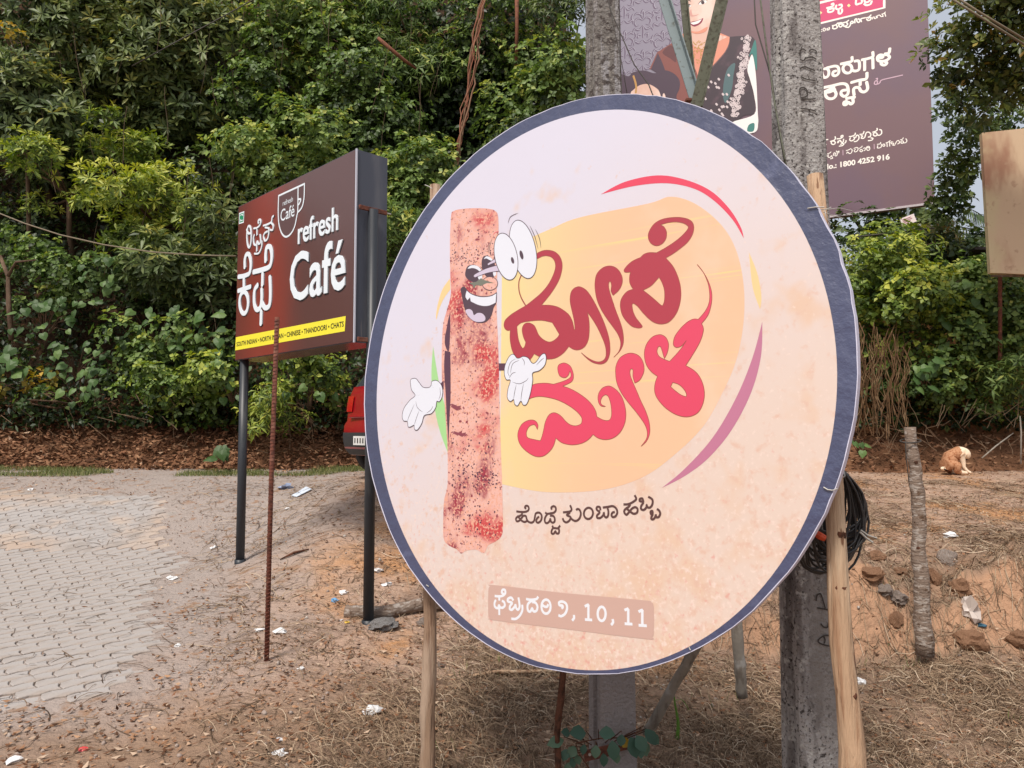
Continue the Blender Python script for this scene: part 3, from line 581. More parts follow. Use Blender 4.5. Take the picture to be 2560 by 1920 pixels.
def text_on(pl, f, body, bl, tr, h=.001, weight=0, grow=0, shift=(0, 0), thick=0, space=1.0):
    V, Fc = text_geo(body, weight, space); xs_ = [v[0] for v in V]; ys_ = [v[1] for v in V]; a = f(bl); b = f(tr)
    kx = (b[0]-a[0])/(max(xs_)-min(xs_)); ky = (b[1]-a[1])/(max(ys_)-min(ys_))
    W_ = [pl.pt(a[0]+(x-min(xs_))*kx+shift[0], a[1]+(y-min(ys_))*ky+shift[1], h) for x, y in V]; out = []
    for q in Fc:
        n_ = (W_[q[1]]-W_[q[0]]).cross(W_[q[2]]-W_[q[0]]); out.append(q if n_.dot(pl.N) > 0 else q[::-1])
    if thick:
        from collections import Counter
        ed = Counter(); dr = {}
        for q in out:
            for i in range(len(q)): e = (q[i], q[(i+1) % len(q)]); ed[tuple(sorted(e))] += 1; dr[tuple(sorted(e))] = e
        n = len(W_); W_ += [v-pl.N*thick for v in W_]; out += [(dr[e][1], dr[e][0], n+dr[e][0], n+dr[e][1]) for e in ed if ed[e] == 1]
    return W_, out

def islands(V, Fc):
    p = list(range(len(V)))
    def fd(i):
        while p[i] != i: p[i] = p[p[i]]; i = p[i]
        return i
    for q in Fc:
        for i in q[1:]: p[fd(i)] = fd(q[0])
    g = {}
    for q in Fc: g.setdefault(fd(q[0]), []).append(q)
    out = []
    for qs in g.values():
        u_ = sorted({i for q in qs for i in q}); mp = {j: k for k, j in enumerate(u_)}; out.append(([V[j] for j in u_], [tuple(mp[i] for i in q) for q in qs]))
    return out
# ---------------- round festival sign ----------------
DC = Vector((.1842, 3.2547, 1.7386)); a_, b_ = -.6634, .0498
DN = Vector((math.sin(a_)*math.cos(b_), -math.cos(a_)*math.cos(b_), math.sin(b_))); DU = Vector((0, 0, 1)).cross(DN).normalized(); DU = DU if DU.x > 0 else -DU
DV = DN.cross(DU); DV = DV if DV.z > 0 else -DV
disc = empty('round_sign', DC-DV*1.22, 'large round printed sign with blue border and rolled dosa cartoon, held up on wooden stakes', 'sign')
D = Plane(DC, DU, DV, disc); D.hk = .22
F_print = dict(rough=.36, spec=.95)
P_rim = flat('print_navy', (66, 72, 104), layers=[((2, 2, 1), S(60, 66, 96), .4, .7), (9, S(84, 90, 122), .6, .75)], bump=((11, 11, 11), .8, .012), **F_print)
P_bg = mat('print_parchment_sky_tint', S(210, 208, 224), .38, .9, [('(.62,0,-.75)', S(218, 198, 186), -1.8, -.3, 4, 1.4, .35), ('(.25,0,-.40)', S(218, 188, 166), 1.85, 2.8, 4, 4.5, 4.6), ('(.15,0,-.45)', S(214, 180, 162), 2.0, 3.2, 4, 26, 4.8), ('(.1,0,-.45)', S(228, 208, 198), 1.85, 2.9, 4, 60, 4.4), ('(0,0,-.8)', S(214, 158, 146), 2.0, 3.3, 4, 50, 4.9)], bump=(2.2, .35, .006))  # printed gradient; the lavender upper left also includes some sky reflection
P_side = flat('banner_edge', (205, 205, 225), .6)
R0 = 1.22
def ring_pts(rad, n=160, wob=0): return [(rad*(1+wob*(vnoise(i*.9, 3)-.5)+(wob*1.2*abs(math.sin(i*.9)) if 4 < i < 36 else 0))*math.cos(2*math.pi*i/n), rad*(1+wob*(vnoise(i*.9, 3)-.5))*math.sin(2*math.pi*i/n)) for i in range(n)]
def circ_fit(P):
    A_ = np.array([[2*x, 2*y, 1] for x, y in P]); b = np.array([x*x+y*y for x, y in P]); s_ = np.linalg.lstsq(A_, b, rcond=None)[0]; return s_[0], s_[1], math.sqrt(s_[2]+s_[0]**2+s_[1]**2)
INP = [(1554, 281), (1400, 301), (1709, 298), (1834, 366), (1912, 447), (2060, 734), (2089, 831), (2096, 908), (2089, 1029), (2079, 1115), (2054, 1219), (2024, 1283), (1960, 1387), (1041, 1400), (1088, 1472), (1150, 1541), (1262, 1624), (1406, 1668), (1587, 1657), (1700, 1621), (969, 816), (943, 952), (950, 1098), (961, 1180), (974, 1245), (1044, 593), (1134, 477), (1242, 369), (1369, 304), (1500, 284)]
_uv = [D.uv(*p) for p in INP]; _th = np.array([math.atan2(v, u) for u, v in _uv]); _rr = np.array([math.hypot(u, v) for u, v in _uv])
_F = lambda t: np.stack([np.ones_like(t), np.cos(t), np.sin(t), np.cos(2*t), np.sin(2*t)], 1); _co = np.linalg.lstsq(_F(_th), _rr, rcond=None)[0]
idn = lambda p: p
o1 = ring_pts(R0-.004, wob=.004); _t = 2*np.pi*np.arange(160)/160; _r = np.minimum(_F(_t) @ _co, 1.205); o2 = [(r_*math.cos(t), r_*math.sin(t)) for r_, t in zip(_r, _t)]; n = 160
# thin light hem outside the border
hem = [(x*.999+(-.004 if x < 0 else .0), y*.999) for x, y in ring_pts(R0, wob=.003)]
V = [D.pt(*p, 0) for p in hem]+[D.pt(*p, -.035) for p in hem]
Fc = [tuple(range(n))]+[(n+i, n+(i+1) % n, (i+1) % n, i) for i in range(n)]+[tuple(range(2*n-1, n-1, -1))]
child('banner_edge', mesh('banner_edge', V, Fc, P_side), disc)
V = [D.pt(*p, .0015) for p in o1]+[D.pt(*p, .0015) for p in o2]
child('border', mesh('border', V, [(i, (i+1) % n, n+(i+1) % n, n+i) for i in range(n)], P_rim), disc)
# printed face as a grid so that it can sag by a few millimetres
V, Fc = shape(D, idn, [(x, y) for x, y in o2], h=.003, smooth=0); D.add('printed_face', V, Fc, P_bg)
# round steel hoop behind
V, Fc = tube([D.pt(1.19*math.cos(t), 1.19*math.sin(t), -.045) for t in np.linspace(0, 2*math.pi, 49)], .012, 6, False); D.add('hoop', V, Fc, M_rust)
for k in (-.45, .45):
    V, Fc = tube([D.pt(k, -1.08, -.045), D.pt(k, 1.08, -.045)], .012, 6); D.add('hoop_bar', V, Fc, M_rust)

v5 = D.view(1220, 500, 3.6867); v6 = D.view(1220, 800, 3.6867); v3 = D.view(980, 500, 3.318); v4 = D.view(980, 950, 3.318); vm = D.view(0, 0, 1/1.1573)
pr = lambda nm, rgb, **k: flat(nm, rgb, layers=k.get('layers', ()), k=.88, **F_print)
P_blob = mat('print_sunset_patch', S(226, 214, 146), .45, .6, [('(1,0,-.1)', S(228, 186, 152), -.45, .35, 4, 2, .1), ((.6, .6, 45), S(240, 204, 140), .60, .72), (3, S(238, 196, 170), .5, .8)])
P_red = pr('print_crimson', (178, 42, 62)); P_pink = pr('print_rose', (228, 62, 98)); P_sw1 = pr('print_scarlet', (232, 60, 92)); P_sw2 = pr('print_mauve', (196, 120, 152))
P_edge = pr('print_brown_edge', (160, 70, 55)); P_ink = pr('print_ink', (78, 52, 66)); P_wht = pr('print_white', (232, 236, 248)); P_lav = pr('print_lavender', (212, 200, 222))
P_grn = pr('print_green', (168, 222, 148)); P_yel = pr('print_yellow', (247, 212, 150)); P_txt = pr('print_text_brown', (88, 52, 48)); P_lab = pr('print_label', (209, 174, 162)); P_labt = pr('print_label_text', (238, 242, 250))
blob = [(1085*1.1573, 540*1.1573, 1), (1220+560/3.6867, 500+275/3.6867), (1220+850/3.6867, 500+160/3.6867), (1400*1.1573, 440*1.1573), (1450*1.1573, 425*1.1573), (1505*1.1573, 442*1.1573), (1560*1.1573, 488*1.1573), (1592*1.1573, 545*1.1573), (1607*1.1573, 620*1.1573), (1606*1.1573, 700*1.1573), (1590*1.1573, 780*1.1573), (1560*1.1573, 850*1.1573), (1520*1.1573, 920*1.1573), (1460*1.1573, 980*1.1573), (1390*1.1573, 1030*1.1573), (1300*1.1573, 1058*1.1573), (1180*1.1573, 1063*1.1573), (1080*1.1573, 1045*1.1573, 1)]
V, Fc = shape(D, D.view(0, 0, 1), blob, h=.0045); D.add('sunset_patch', V, Fc, P_blob)
sw = [([(1298, 420, 1), (1350, 393), (1420, 379), (1480, 388), (1535, 412), (1575, 450), (1600, 490), (1607, 515, 1), (1583, 475), (1543, 434), (1500, 408), (1440, 396), (1370, 402)], P_sw1),
      ([(1647, 695, 1), (1644, 770), (1622, 850), (1580, 930), (1530, 990), (1480, 1028), (1430, 1054, 1), (1480, 1012), (1540, 945), (1590, 860), (1625, 775)], P_sw2),
      ([(1618, 545, 1), (1636, 590), (1645, 640), (1642, 668, 1), (1626, 620)], P_yel)]
for P, m in sw: V, Fc = shape(D, vm, P, h=.005); D.add('swoosh', V, Fc, m)
V, Fc = shape(D, v3, [(482, 650, 1), (420, 740), (382, 860), (366, 960), (370, 995, 1), (395, 900), (430, 820), (486, 740, 1)], h=.005); D.add('swoosh', V, Fc, P_yel)
V, Fc = shape(D, v3, [(342, 1215, 1), (329, 1400), (333, 1560), (358, 1743), (400, 1923), (462, 2090, 1), (470, 1800, 1), (400, 1560)], h=.005); D.add('swoosh', V, Fc, P_grn)
# rolled dosa
y4 = 450*3.318
dosa = [(492, 130), (515, 92), (580, 75), (690, 68), (800, 73), (855, 90), (882, 140), (885, 320), (874, 600), (870, 900), (880, 1150), (888, 1400), (893, y4+200), (906, y4+600), (916, y4+900), (921, y4+1200), (910, y4+1290), (860, y4+1340), (800, y4+1372), (765, y4+1435), (700, y4+1408), (620, y4+1415), (575, y4+1440), (540, y4+1405), (470, y4+1370), (432, y4+1320), (426, y4+1200), (434, y4+1000), (462, y4+860), (462, y4+560), (452, y4+420), (432, y4+120), (416, 1500), (414, 1250), (425, 1040), (452, 930), (478, 840), (490, 760), (484, 600), (482, 350)]
P_dosa = mat('print_dosa', S(192, 82, 90), .42, .7, [('(1,0,0)', S(224, 176, 164), -.32, .02, 4, 6, .6), ((6, 6, 3.6), S(150, 38, 60), .52, .68), ((2.4, 2.4, 4), S(194, 64, 66), .52, .66), (80, S(222, 164, 142), .50, .60), (52, S(132, 48, 64), .59, .68), (75, S(92, 38, 48), .64, .70)])
V, Fc = shape(D, v3, dosa, h=.006); dz_ = D.add('dosa_roll', V, Fc, P_dosa)
P_dk = pr('print_char', (86, 42, 66))
for P in ([(466, 1000, 1), (452, 1080), (440, 1140), (444, 1210), (474, 1250), (486, 1060, 1), (484, 930, 1)], [(440, 1250, 1), (434, 1400), (446, 1600), (456, y4+300), (470, y4+535, 1), (480, y4+300), (488, 1600), (486, 1260, 1)]):
    V, Fc = shape(D, v3, P, h=.0068); D.add('fold_shadow_print', V, Fc, P_dk, dz_)
P_dk2 = pr('print_toasted', (140, 60, 74))
for P in (ell(530, y4+225, 48, 20, .3), ell(562, y4+447, 66, 15, .15)):
    q = [(x+12*math.sin(i*2.3), y+7*math.cos(i*3.1)) for i, (x, y) in enumerate(P)]; V, Fc = shape(D, v3, q, h=.0068); D.add('toasted_patch', V, Fc, P_dk2, dz_)
# pores of the crepe, flat print
r = random.Random(3); parts = []
for i in range(420):
    x = r.uniform(500, 880); y = r.choice([r.uniform(400, 520), r.uniform(y4+520, y4+1380), r.uniform(100, y4+1300), r.uniform(y4+700, y4+900)])
    if x < 500+.0*y or (y > 1450+300 and x < 470): continue
    s_ = r.uniform(1.5, 6)*(1.3 if y > y4+500 else 1); parts.append(shape(D, v3, ell(x, y, s_, s_*r.uniform(.7, 1.6), r.uniform(0, 3), 7), h=.0074, smooth=0))
tag(D.add('crepe_pores', *join(parts), P_dk, dz_), kind='stuff')
# cartoon face
def outlined(P, m, name, f, parent, h=.009, lw=5.5, holes=(), smooth=6):
    V, Fc = shape(D, f, P, holes, h=h, smooth=smooth); o = D.add(name, V, Fc, m, parent); k = 1/3.318*D_px
    V, Fc = stroke(D, f, P, lw*k, h=h+.0006, closed=True, dz=.0001, smooth=smooth); D.add('outline', V, Fc, P_ink, o); return o
D_px = .00185   # metres on the sign per photo pixel near the face
face = child('cartoon_face', None, disc); face = face
for P in ([(610, 600), (630, 550), (680, 538), (730, 560), (748, 590), (750, 640), (738, 665), (700, 690), (650, 670), (615, 640)], [(745, 520), (760, 470), (800, 465), (840, 500), (862, 560), (862, 610), (835, 645), (790, 640), (755, 590)]):
    V, Fc = shape(D, v3, P, h=.0085); D.add('eye_socket', V, Fc, P_ink, face)
for P in ([(630, 570), (660, 543), (710, 548), (742, 580), (738, 600), (705, 575), (670, 565)], [(765, 490), (785, 468), (820, 478), (840, 505), (815, 500), (785, 485)], [(715, 625), (745, 615), (750, 645), (730, 665), (718, 650)], [(840, 600), (862, 590), (866, 620), (848, 632)]):
    V, Fc = shape(D, v3, P, h=.0092); D.add('eye_white', V, Fc, P_wht, face)
outlined([(690, 615, 1), (780, 570), (880, 540, 1), (890, 590, 1), (790, 608), (690, 645, 1), (678, 632)], P_lav, 'eye_stalk', v3, face, .0098)
outlined([(792, 530, 1), (830, 505), (858, 488, 1), (862, 520, 1), (830, 530), (800, 545, 1)], P_lav, 'eye_stalk', v3, face, .0098)
e1 = outlined(ell(1090, 410, 104, 246, -.21, 24), P_wht, 'eye', v3, face, .0106, 6); e2 = outlined(ell(949, 470, 93, 197, -.20, 24), P_wht, 'eye', v3, face, .0118, 6)
V, Fc = shape(D, v3, ell(1077, 457, 14, 38, -.25, 12), h=.0126); D.add('pupil', V, Fc, P_ink, face); V, Fc = shape(D, v3, ell(1003, 502, 12, 28, -.25, 12), h=.0126); D.add('pupil', V, Fc, P_ink, face)
mo = outlined([(572, 740, 1), (600, 722), (655, 775), (740, 800), (820, 795), (870, 768, 1), (866, 850), (845, 890), (822, 965), (780, 1010), (720, 1018), (660, 990), (620, 940), (596, 860)], P_ink, 'mouth', v3, face, .0085)
V, Fc = shape(D, v3, [(622, 752, 1), (612, 800), (628, 832, 1), (650, 808, 1), (656, 842, 1), (730, 874), (800, 878), (862, 852, 1), (868, 775, 1), (820, 800), (740, 806), (665, 785)], h=.0098); D.add('teeth', V, Fc, P_wht, face)
V, Fc = shape(D, v3, [(612, 920), (640, 905), (668, 920), (682, 955), (712, 938), (750, 942), (775, 970), (772, 1000), (735, 1012), (685, 1005), (640, 970)], h=.0098); D.add('tongue', V, Fc, P_lav, face)
outlined(ell(815, 693, 64, 56, 0, 16), P_dosa, 'nose', v3, face, .0102, 6)
P_gry = pr('print_grey_scratch', (120, 122, 108)); V, Fc = shape(D, v3, [(640, 690, 1), (700, 680), (740, 650, 1), (770, 665, 1), (850, 690, 1), (790, 690, 1), (740, 712, 1), (700, 705, 1), (680, 735, 1), (672, 705, 1)], h=.0114, smooth=0); D.add('scratch', V, Fc, P_gry)
ms = []
for P in ([(965, 195), (985, 140), (1050, 108)], [(1145, 212), (1185, 300), (1215, 410)], [(1190, 240), (1225, 320), (1238, 400)], [(833, 320), (812, 390), (820, 465)], [(812, 350), (800, 400), (803, 445)]): ms.append(stroke(D, v3, P, 6*D_px/3.318, h=.0088, taper=2))
[D.add('motion_line', *q, P_ink, face) for q in ms]; V, Fc = stroke(D, v3, [(840, 290), (860, 270), (890, 262)], 6*D_px/3.318, h=.0088, taper=2); D.add('motion_line', V, Fc, P_sw1, face)
def clusters(LL, pad=4):
    B_ = [[min(p[0] for p in P)-pad, min(p[1] for p in P)-pad, max(p[0] for p in P)+pad, max(p[1] for p in P)+pad] for P in LL]; g = list(range(len(LL)))
    for i in range(len(LL)):
        for j in range(i):
            a, b = B_[i], B_[j]; ox = min(a[2], b[2])-max(a[0], b[0]); oy = min(a[3], b[3])-max(a[1], b[1])
            if ox > 0 and oy > 0:
                gi, gj = g[i], g[j]; g = [gj if q == gi else q for q in g]
    return [[LL[i] for i in range(len(LL)) if g[i] == q] for q in sorted(set(g))]
def lines(LL, f, lw, m, name, par, h, **k):
    for C_ in clusters(LL): D.add(name, *join([stroke(D, f, P, lw, h=h+.0002*i, **k) for i, P in enumerate(C_)]), m, par)
# gloved hands
V, Fc = shape(D, v3, [(888, 1355), (945, 1355), (945, 1415), (888, 1415)], h=.0088, smooth=0); D.add('arm', V, Fc, P_dk)
V, Fc = shape(D, v4, [(375, 60), (430, 5), (430, 75), (410, 90)], h=.0088, smooth=0); D.add('arm', V, Fc, P_dk)
g1 = outlined([(155, 10), (165, -8), (200, -12), (228, 20), (262, 60), (310, 62), (328, 42), (335, 12), (375, 5), (412, 40), (424, 95), (415, 150), (395, 180), (375, 178), (365, 230), (330, 278), (272, 295), (250, 360), (215, 413), (190, 408), (186, 375), (160, 388), (138, 388), (130, 345), (100, 338), (88, 300), (103, 235), (150, 170), (195, 128), (165, 80)], P_wht, 'gloved_hand', v4, disc, .0135)
lines([[(195, 128), (235, 125)], [(200, 175), (215, 230), (260, 268)], [(190, 200), (150, 290), (130, 345)], [(230, 250), (205, 320), (188, 375)], [(330, 42), (350, 70)], [(400, 60), (405, 120), (390, 165)], [(345, 215), (325, 250), (290, 275)]], v4, 4.5*D_px/3.318, P_ink, 'outline', g1, .0146, taper=2)
g2 = outlined([(1038, 1312), (1010, 1280), (975, 1300), (942, 1370), (935, 1440), (952, 1490), (985, 1497), (965, 1570), (960, 1640), (985, 1672), (1012, 1655), (1020, 1692), (1045, 1707), (1072, 1668), (1092, 1700), (1122, 1690), (1150, 1610), (1170, 1500), (1170, 1436), (1225, 1415), (1270, 1370), (1283, 1310), (1270, 1275), (1240, 1288), (1195, 1347), (1165, 1352), (1132, 1310), (1092, 1298), (1060, 1312)], P_wht, 'gloved_hand', v3, disc, .0135)
lines([[(1030, 1318), (985, 1350), (965, 1430), (985, 1470)], [(1060, 1330), (1005, 1360), (985, 1440)], [(1080, 1310), (1100, 1340), (1100, 1375)], [(1000, 1510), (1060, 1525), (1115, 1500), (1135, 1475)], [(1035, 1530), (1020, 1600), (1012, 1655)], [(1095, 1520), (1080, 1600), (1072, 1665)], [(975, 1480), (1000, 1440), (1030, 1430)], [(1150, 1330), (1170, 1355), (1195, 1350)], [(1265, 1310), (1240, 1330), (1200, 1372)]], v3, 4.5*D_px/3.318, P_ink, 'outline', g2, .0146, taper=2)
# big lettering
c1 = [(455, 492), (500, 470), (550, 463), (610, 475), (655, 510), (680, 560), (686, 620), (670, 700), (640, 770), (590, 850), (540, 915), (495, 970, 1), (570, 970), (640, 985), (700, 1018), (750, 1062), (780, 1120), (797, 1197, 1), (804, 1193, 1), (797, 1120), (778, 1030), (762, 960), (758, 905), (768, 850), (795, 815), (835, 799), (870, 808), (910, 835), (955, 895), (1005, 985), (1055, 1090), (1095, 1195), (1120, 1290), (1127, 1385), (1115, 1450), (1090, 1492), (1050, 1512), (1000, 1508), (950, 1488), (900, 1447), (862, 1408, 1), (915, 1450), (970, 1480), (1020, 1492), (1062, 1480), (1086, 1448), (1090, 1395), (1078, 1330), (1048, 1255), (1005, 1165), (955, 1085), (918, 1035, 1), (932, 1100), (936, 1180), (930, 1270), (908, 1332), (870, 1370), (822, 1383), (780, 1372), (747, 1350, 1), (700, 1408), (640, 1450), (580, 1466), (510, 1460), (428, 1418, 1), (380, 1480), (320, 1480), (265, 1450), (228, 1395), (208, 1310), (204, 1250), (208, 1200, 1), (183, 1203), (158, 1185), (149, 1150), (163, 1105), (215, 1057), (285, 1012), (350, 975, 1), (420, 920), (490, 860), (550, 790), (595, 710), (622, 630), (618, 570), (590, 530), (545, 515), (500, 520), (455, 540)]
c1h = [(268, 1165, 1), (310, 1132), (400, 1115), (500, 1110), (595, 1130, 1), (625, 1180), (660, 1238, 1), (640, 1270), (600, 1300), (560, 1308), (510, 1285), (470, 1245), (448, 1195), (425, 1155), (380, 1133), (340, 1142), (318, 1180), (320, 1230), (335, 1280), (350, 1310, 1), (340, 1350), (322, 1370, 1), (298, 1330), (278, 1260)]
c2 = [(1155, 880, 1), (1205, 835), (1235, 780), (1240, 720), (1215, 660), (1175, 622), (1125, 608), (1070, 620), (1025, 655), (998, 700), (987, 770), (992, 850), (1010, 930), (1045, 1010), (1095, 1090), (1150, 1165), (1195, 1230), (1220, 1290), (1224, 1340), (1205, 1400), (1160, 1450, 1), (1215, 1395), (1245, 1335), (1251, 1270), (1240, 1190), (1215, 1110), (1180, 1020), (1150, 930), (1125, 850), (1113, 790), (1120, 755), (1132, 755), (1140, 790), (1136, 840)]
c3 = [(1555, 487, 1), (1490, 485), (1440, 500), (1408, 530, 1), (1340, 560), (1290, 600), (1258, 640), (1258, 660), (1275, 668), (1315, 665, 1), (1306, 710), (1310, 770), (1340, 823, 1), (1290, 840), (1250, 880), (1225, 930), (1222, 990), (1240, 1060), (1280, 1120), (1330, 1165), (1380, 1180), (1410, 1178), (1424, 1165), (1400, 1130), (1365, 1085), (1340, 1030), (1330, 975), (1335, 957), (1350, 957), (1385, 985), (1430, 1040), (1490, 1100), (1540, 1132), (1600, 1144), (1660, 1130), (1710, 1085), (1750, 1020), (1775, 930), (1780, 850), (1770, 770), (1745, 690), (1705, 610), (1640, 535, 1), (1700, 500), (1770, 450), (1840, 390), (1885, 320), (1899, 250), (1880, 200), (1830, 172), (1750, 160), (1650, 168), (1580, 190), (1530, 225), (1495, 275), (1478, 325), (1485, 370), (1510, 405), (1555, 423), (1605, 405), (1640, 360), (1648, 300), (1625, 250), (1590, 230, 1), (1660, 210), (1740, 203), (1810, 218), (1848, 255), (1800, 320), (1730, 380), (1640, 440)]
c3h = [(1430, 832, 1), (1500, 795), (1550, 745), (1578, 712, 1), (1605, 760), (1625, 820), (1630, 880), (1625, 940), (1610, 975, 1), (1590, 965), (1540, 920), (1480, 870)]
d1 = [(605, 592, 1), (550, 583), (490, 583), (430, 592), (385, 620, 1), (360, 690), (370, 738, 1), (400, 720), (470, 705), (560, 715), (650, 740), (740, 785), (810, 835), (860, 890), (868, 930), (855, 960), (810, 975), (760, 965), (720, 935), (680, 890), (640, 862), (600, 855), (560, 880), (530, 940), (515, 1010), (500, 1070), (485, 1113, 1), (420, 1100), (370, 1085), (356, 1055), (362, 1015), (385, 980), (420, 965), (440, 975), (457, 1010, 1), (463, 970), (445, 935), (410, 921), (360, 930), (310, 965), (280, 1030), (278, 1090), (300, 1150), (350, 1205), (420, 1250), (480, 1261), (530, 1245), (580, 1200), (610, 1150), (627, 1088, 1), (680, 1130), (740, 1147), (800, 1150), (870, 1135), (930, 1100), (970, 1055, 1), (1020, 1090), (1090, 1103), (1160, 1085), (1220, 1035), (1260, 960), (1273, 880), (1265, 800), (1240, 720), (1200, 660), (1150, 620), (1110, 608), (1060, 625), (1025, 670), (1015, 720), (1025, 770), (1050, 795), (1085, 797, 1), (1050, 780), (1040, 750), (1055, 710), (1085, 690), (1110, 705), (1130, 760), (1140, 830), (1138, 890), (1115, 925), (1060, 920), (1005, 890, 1), (995, 840), (960, 780), (900, 720), (820, 665), (750, 630), (690, 610, 1), (760, 578), (785, 550), (790, 520), (785, 480), (760, 425), (715, 398), (680, 400), (650, 420), (645, 460), (660, 510), (690, 530), (720, 530), (745, 505), (755, 472, 1), (765, 490), (765, 520), (740, 545), (680, 570)]
d2 = [(1355, 582, 1), (1400, 555), (1435, 490), (1440, 430), (1420, 365), (1380, 322), (1320, 305), (1260, 320), (1210, 360), (1180, 430), (1178, 500), (1190, 580), (1230, 670), (1290, 755), (1360, 840), (1420, 920), (1455, 980), (1470, 1040), (1460, 1100), (1412, 1165, 1), (1460, 1120), (1488, 1060), (1494, 1000), (1485, 930), (1455, 840), (1410, 745), (1370, 650), (1335, 570), (1313, 510), (1312, 465), (1325, 450), (1338, 465), (1338, 520)]
d3 = [(1940, -6, 1), (1895, -8), (1840, 19), (1780, 74), (1725, 149), (1709, 214), (1720, 244), (1745, 254), (1785, 240), (1830, 190, 1), (1780, 265), (1720, 335), (1675, 382, 1), (1610, 355), (1575, 330), (1560, 290), (1568, 255), (1585, 243), (1600, 265), (1628, 357, 1), (1655, 300), (1667, 230), (1650, 175), (1620, 145), (1580, 135), (1520, 155), (1470, 210), (1445, 280), (1445, 350), (1465, 420), (1510, 480), (1565, 520, 1), (1545, 570), (1536, 640), (1550, 700), (1590, 760), (1650, 820), (1730, 870), (1810, 892), (1880, 885), (1940, 850), (1980, 780), (1997, 690), (1985, 600), (1950, 520), (1900, 465), (1825, 420, 1), (1870, 350), (1925, 260), (1965, 180), (1987, 100), (1983, 60), (1970, 35, 1), (2030, -46), (2060, -146), (2064, -246), (2040, -336), (1995, -426), (1930, -511, 1), (1985, -441), (2030, -336), (2045, -226), (2035, -146), (2000, -76)]
d3h = [(1705, 575, 1), (1760, 595), (1805, 635), (1830, 680), (1828, 708, 1), (1780, 690), (1725, 650), (1685, 615, 1)]
lw = .0024
for P, H_, f, m in ((c1, [c1h], v5, P_red), (c2, [], v5, P_red), (c3, [c3h], v5, P_red), (d1, [], v6, P_pink), (d2, [], v6, P_pink), (d3, [d3h], v6, P_pink)):
    V, Fc = shape(D, f, P, H_, h=.0075); o = D.add('letter', V, Fc, m); es = [stroke(D, f, Q, lw, h=.0082, closed=True, dz=.0001) for Q in [P, *H_]]; D.add('letter_edge', *join(es), P_edge, o)
lines([[(315, 680), (288, 750), (288, 830), (308, 900), (350, 975)]], v5, .006, P_edge, 'flourish', None, .0082)
# kannada tag line and date (strokes)
vt = D.view(1280, 1230, 5.821); T1 = [
 [(70, 282), (130, 288), (190, 288), (235, 270), (248, 235), (235, 205), (205, 200), (190, 225), (205, 240)], [(140, 292), (150, 320), (120, 345), (75, 365), (60, 395), (75, 425), (110, 415), (140, 380), (170, 345), (205, 350), (215, 385), (235, 425), (280, 445), (320, 425), (335, 370), (345, 320), (370, 300), (410, 305), (435, 345), (430, 400), (405, 435), (375, 445), (355, 420), (370, 380), (395, 360)], [(85, 345), (110, 380), (150, 420), (190, 435), (225, 415)],
 [(490, 300), (510, 325), (490, 360), (478, 405), (490, 445), (520, 450), (550, 420), (560, 390), (570, 430), (600, 445), (625, 420), (620, 370), (595, 345), (560, 345)], [(510, 318), (560, 310), (610, 300), (640, 265), (635, 220), (605, 205), (575, 225), (580, 250)], [(590, 495), (600, 520), (580, 560), (580, 600), (610, 605), (635, 570), (650, 600), (680, 600), (690, 560), (680, 525), (700, 490)], [(598, 522), (690, 530)],
 [(750, 295), (800, 290), (850, 280), (870, 250), (850, 195)], [(845, 300), (800, 335), (850, 360), (845, 405), (800, 440), (760, 425), (742, 385)], [(850, 360), (880, 400), (930, 420), (980, 390), (1005, 320), (990, 265), (960, 245), (940, 260)], ell(1115, 310, 66, 82, .15, 14)+[(1181, 310)],
 [(1290, 260), (1280, 220), (1245, 215), (1232, 245), (1250, 270), (1275, 285), (1270, 310), (1240, 340), (1245, 375), (1290, 375), (1330, 335), (1340, 300), (1345, 340), (1370, 370), (1400, 345), (1405, 280), (1395, 240)], [(1330, 225), (1400, 215), (1470, 205), (1520, 240), (1535, 300), (1510, 350), (1470, 365), (1450, 335), (1465, 300), (1495, 290)],
 [(1630, 180), (1700, 175), (1770, 140), (1810, 100), (1790, 50)], [(1720, 185), (1700, 215), (1650, 250), (1635, 290), (1665, 330), (1700, 300), (1750, 240), (1800, 220), (1830, 250), (1820, 300), (1770, 315), (1720, 280), (1670, 240)],
 [(1915, 140), (1900, 95), (1865, 100), (1862, 130), (1900, 140), (1910, 160), (1885, 200), (1880, 245), (1920, 260), (1960, 220), (1960, 185), (1975, 220), (2010, 225), (2045, 180), (2045, 110), (1990, 70)], [(2050, 310), (2045, 275), (2020, 285), (2025, 320), (2050, 325), (2035, 355), (2030, 390), (2060, 395), (2090, 355), (2095, 330), (2105, 365), (2140, 360), (2160, 310), (2140, 265), (2115, 250)]]
lines(T1, vt, .0088, P_txt, 'letter', None, .0082)
vd = D.view(1220, 1450, 5.267)
V, Fc = shape(D, vd, [(80, 65), (1000, 170), (2040, 265), (2150, 290), (2185, 360), (2185, 690), (2165, 750), (2100, 778), (1100, 655), (90, 530), (30, 500), (5, 440), (8, 140), (30, 85)], h=.0075, smooth=3); lab = D.add('date_label', V, Fc, P_lab)
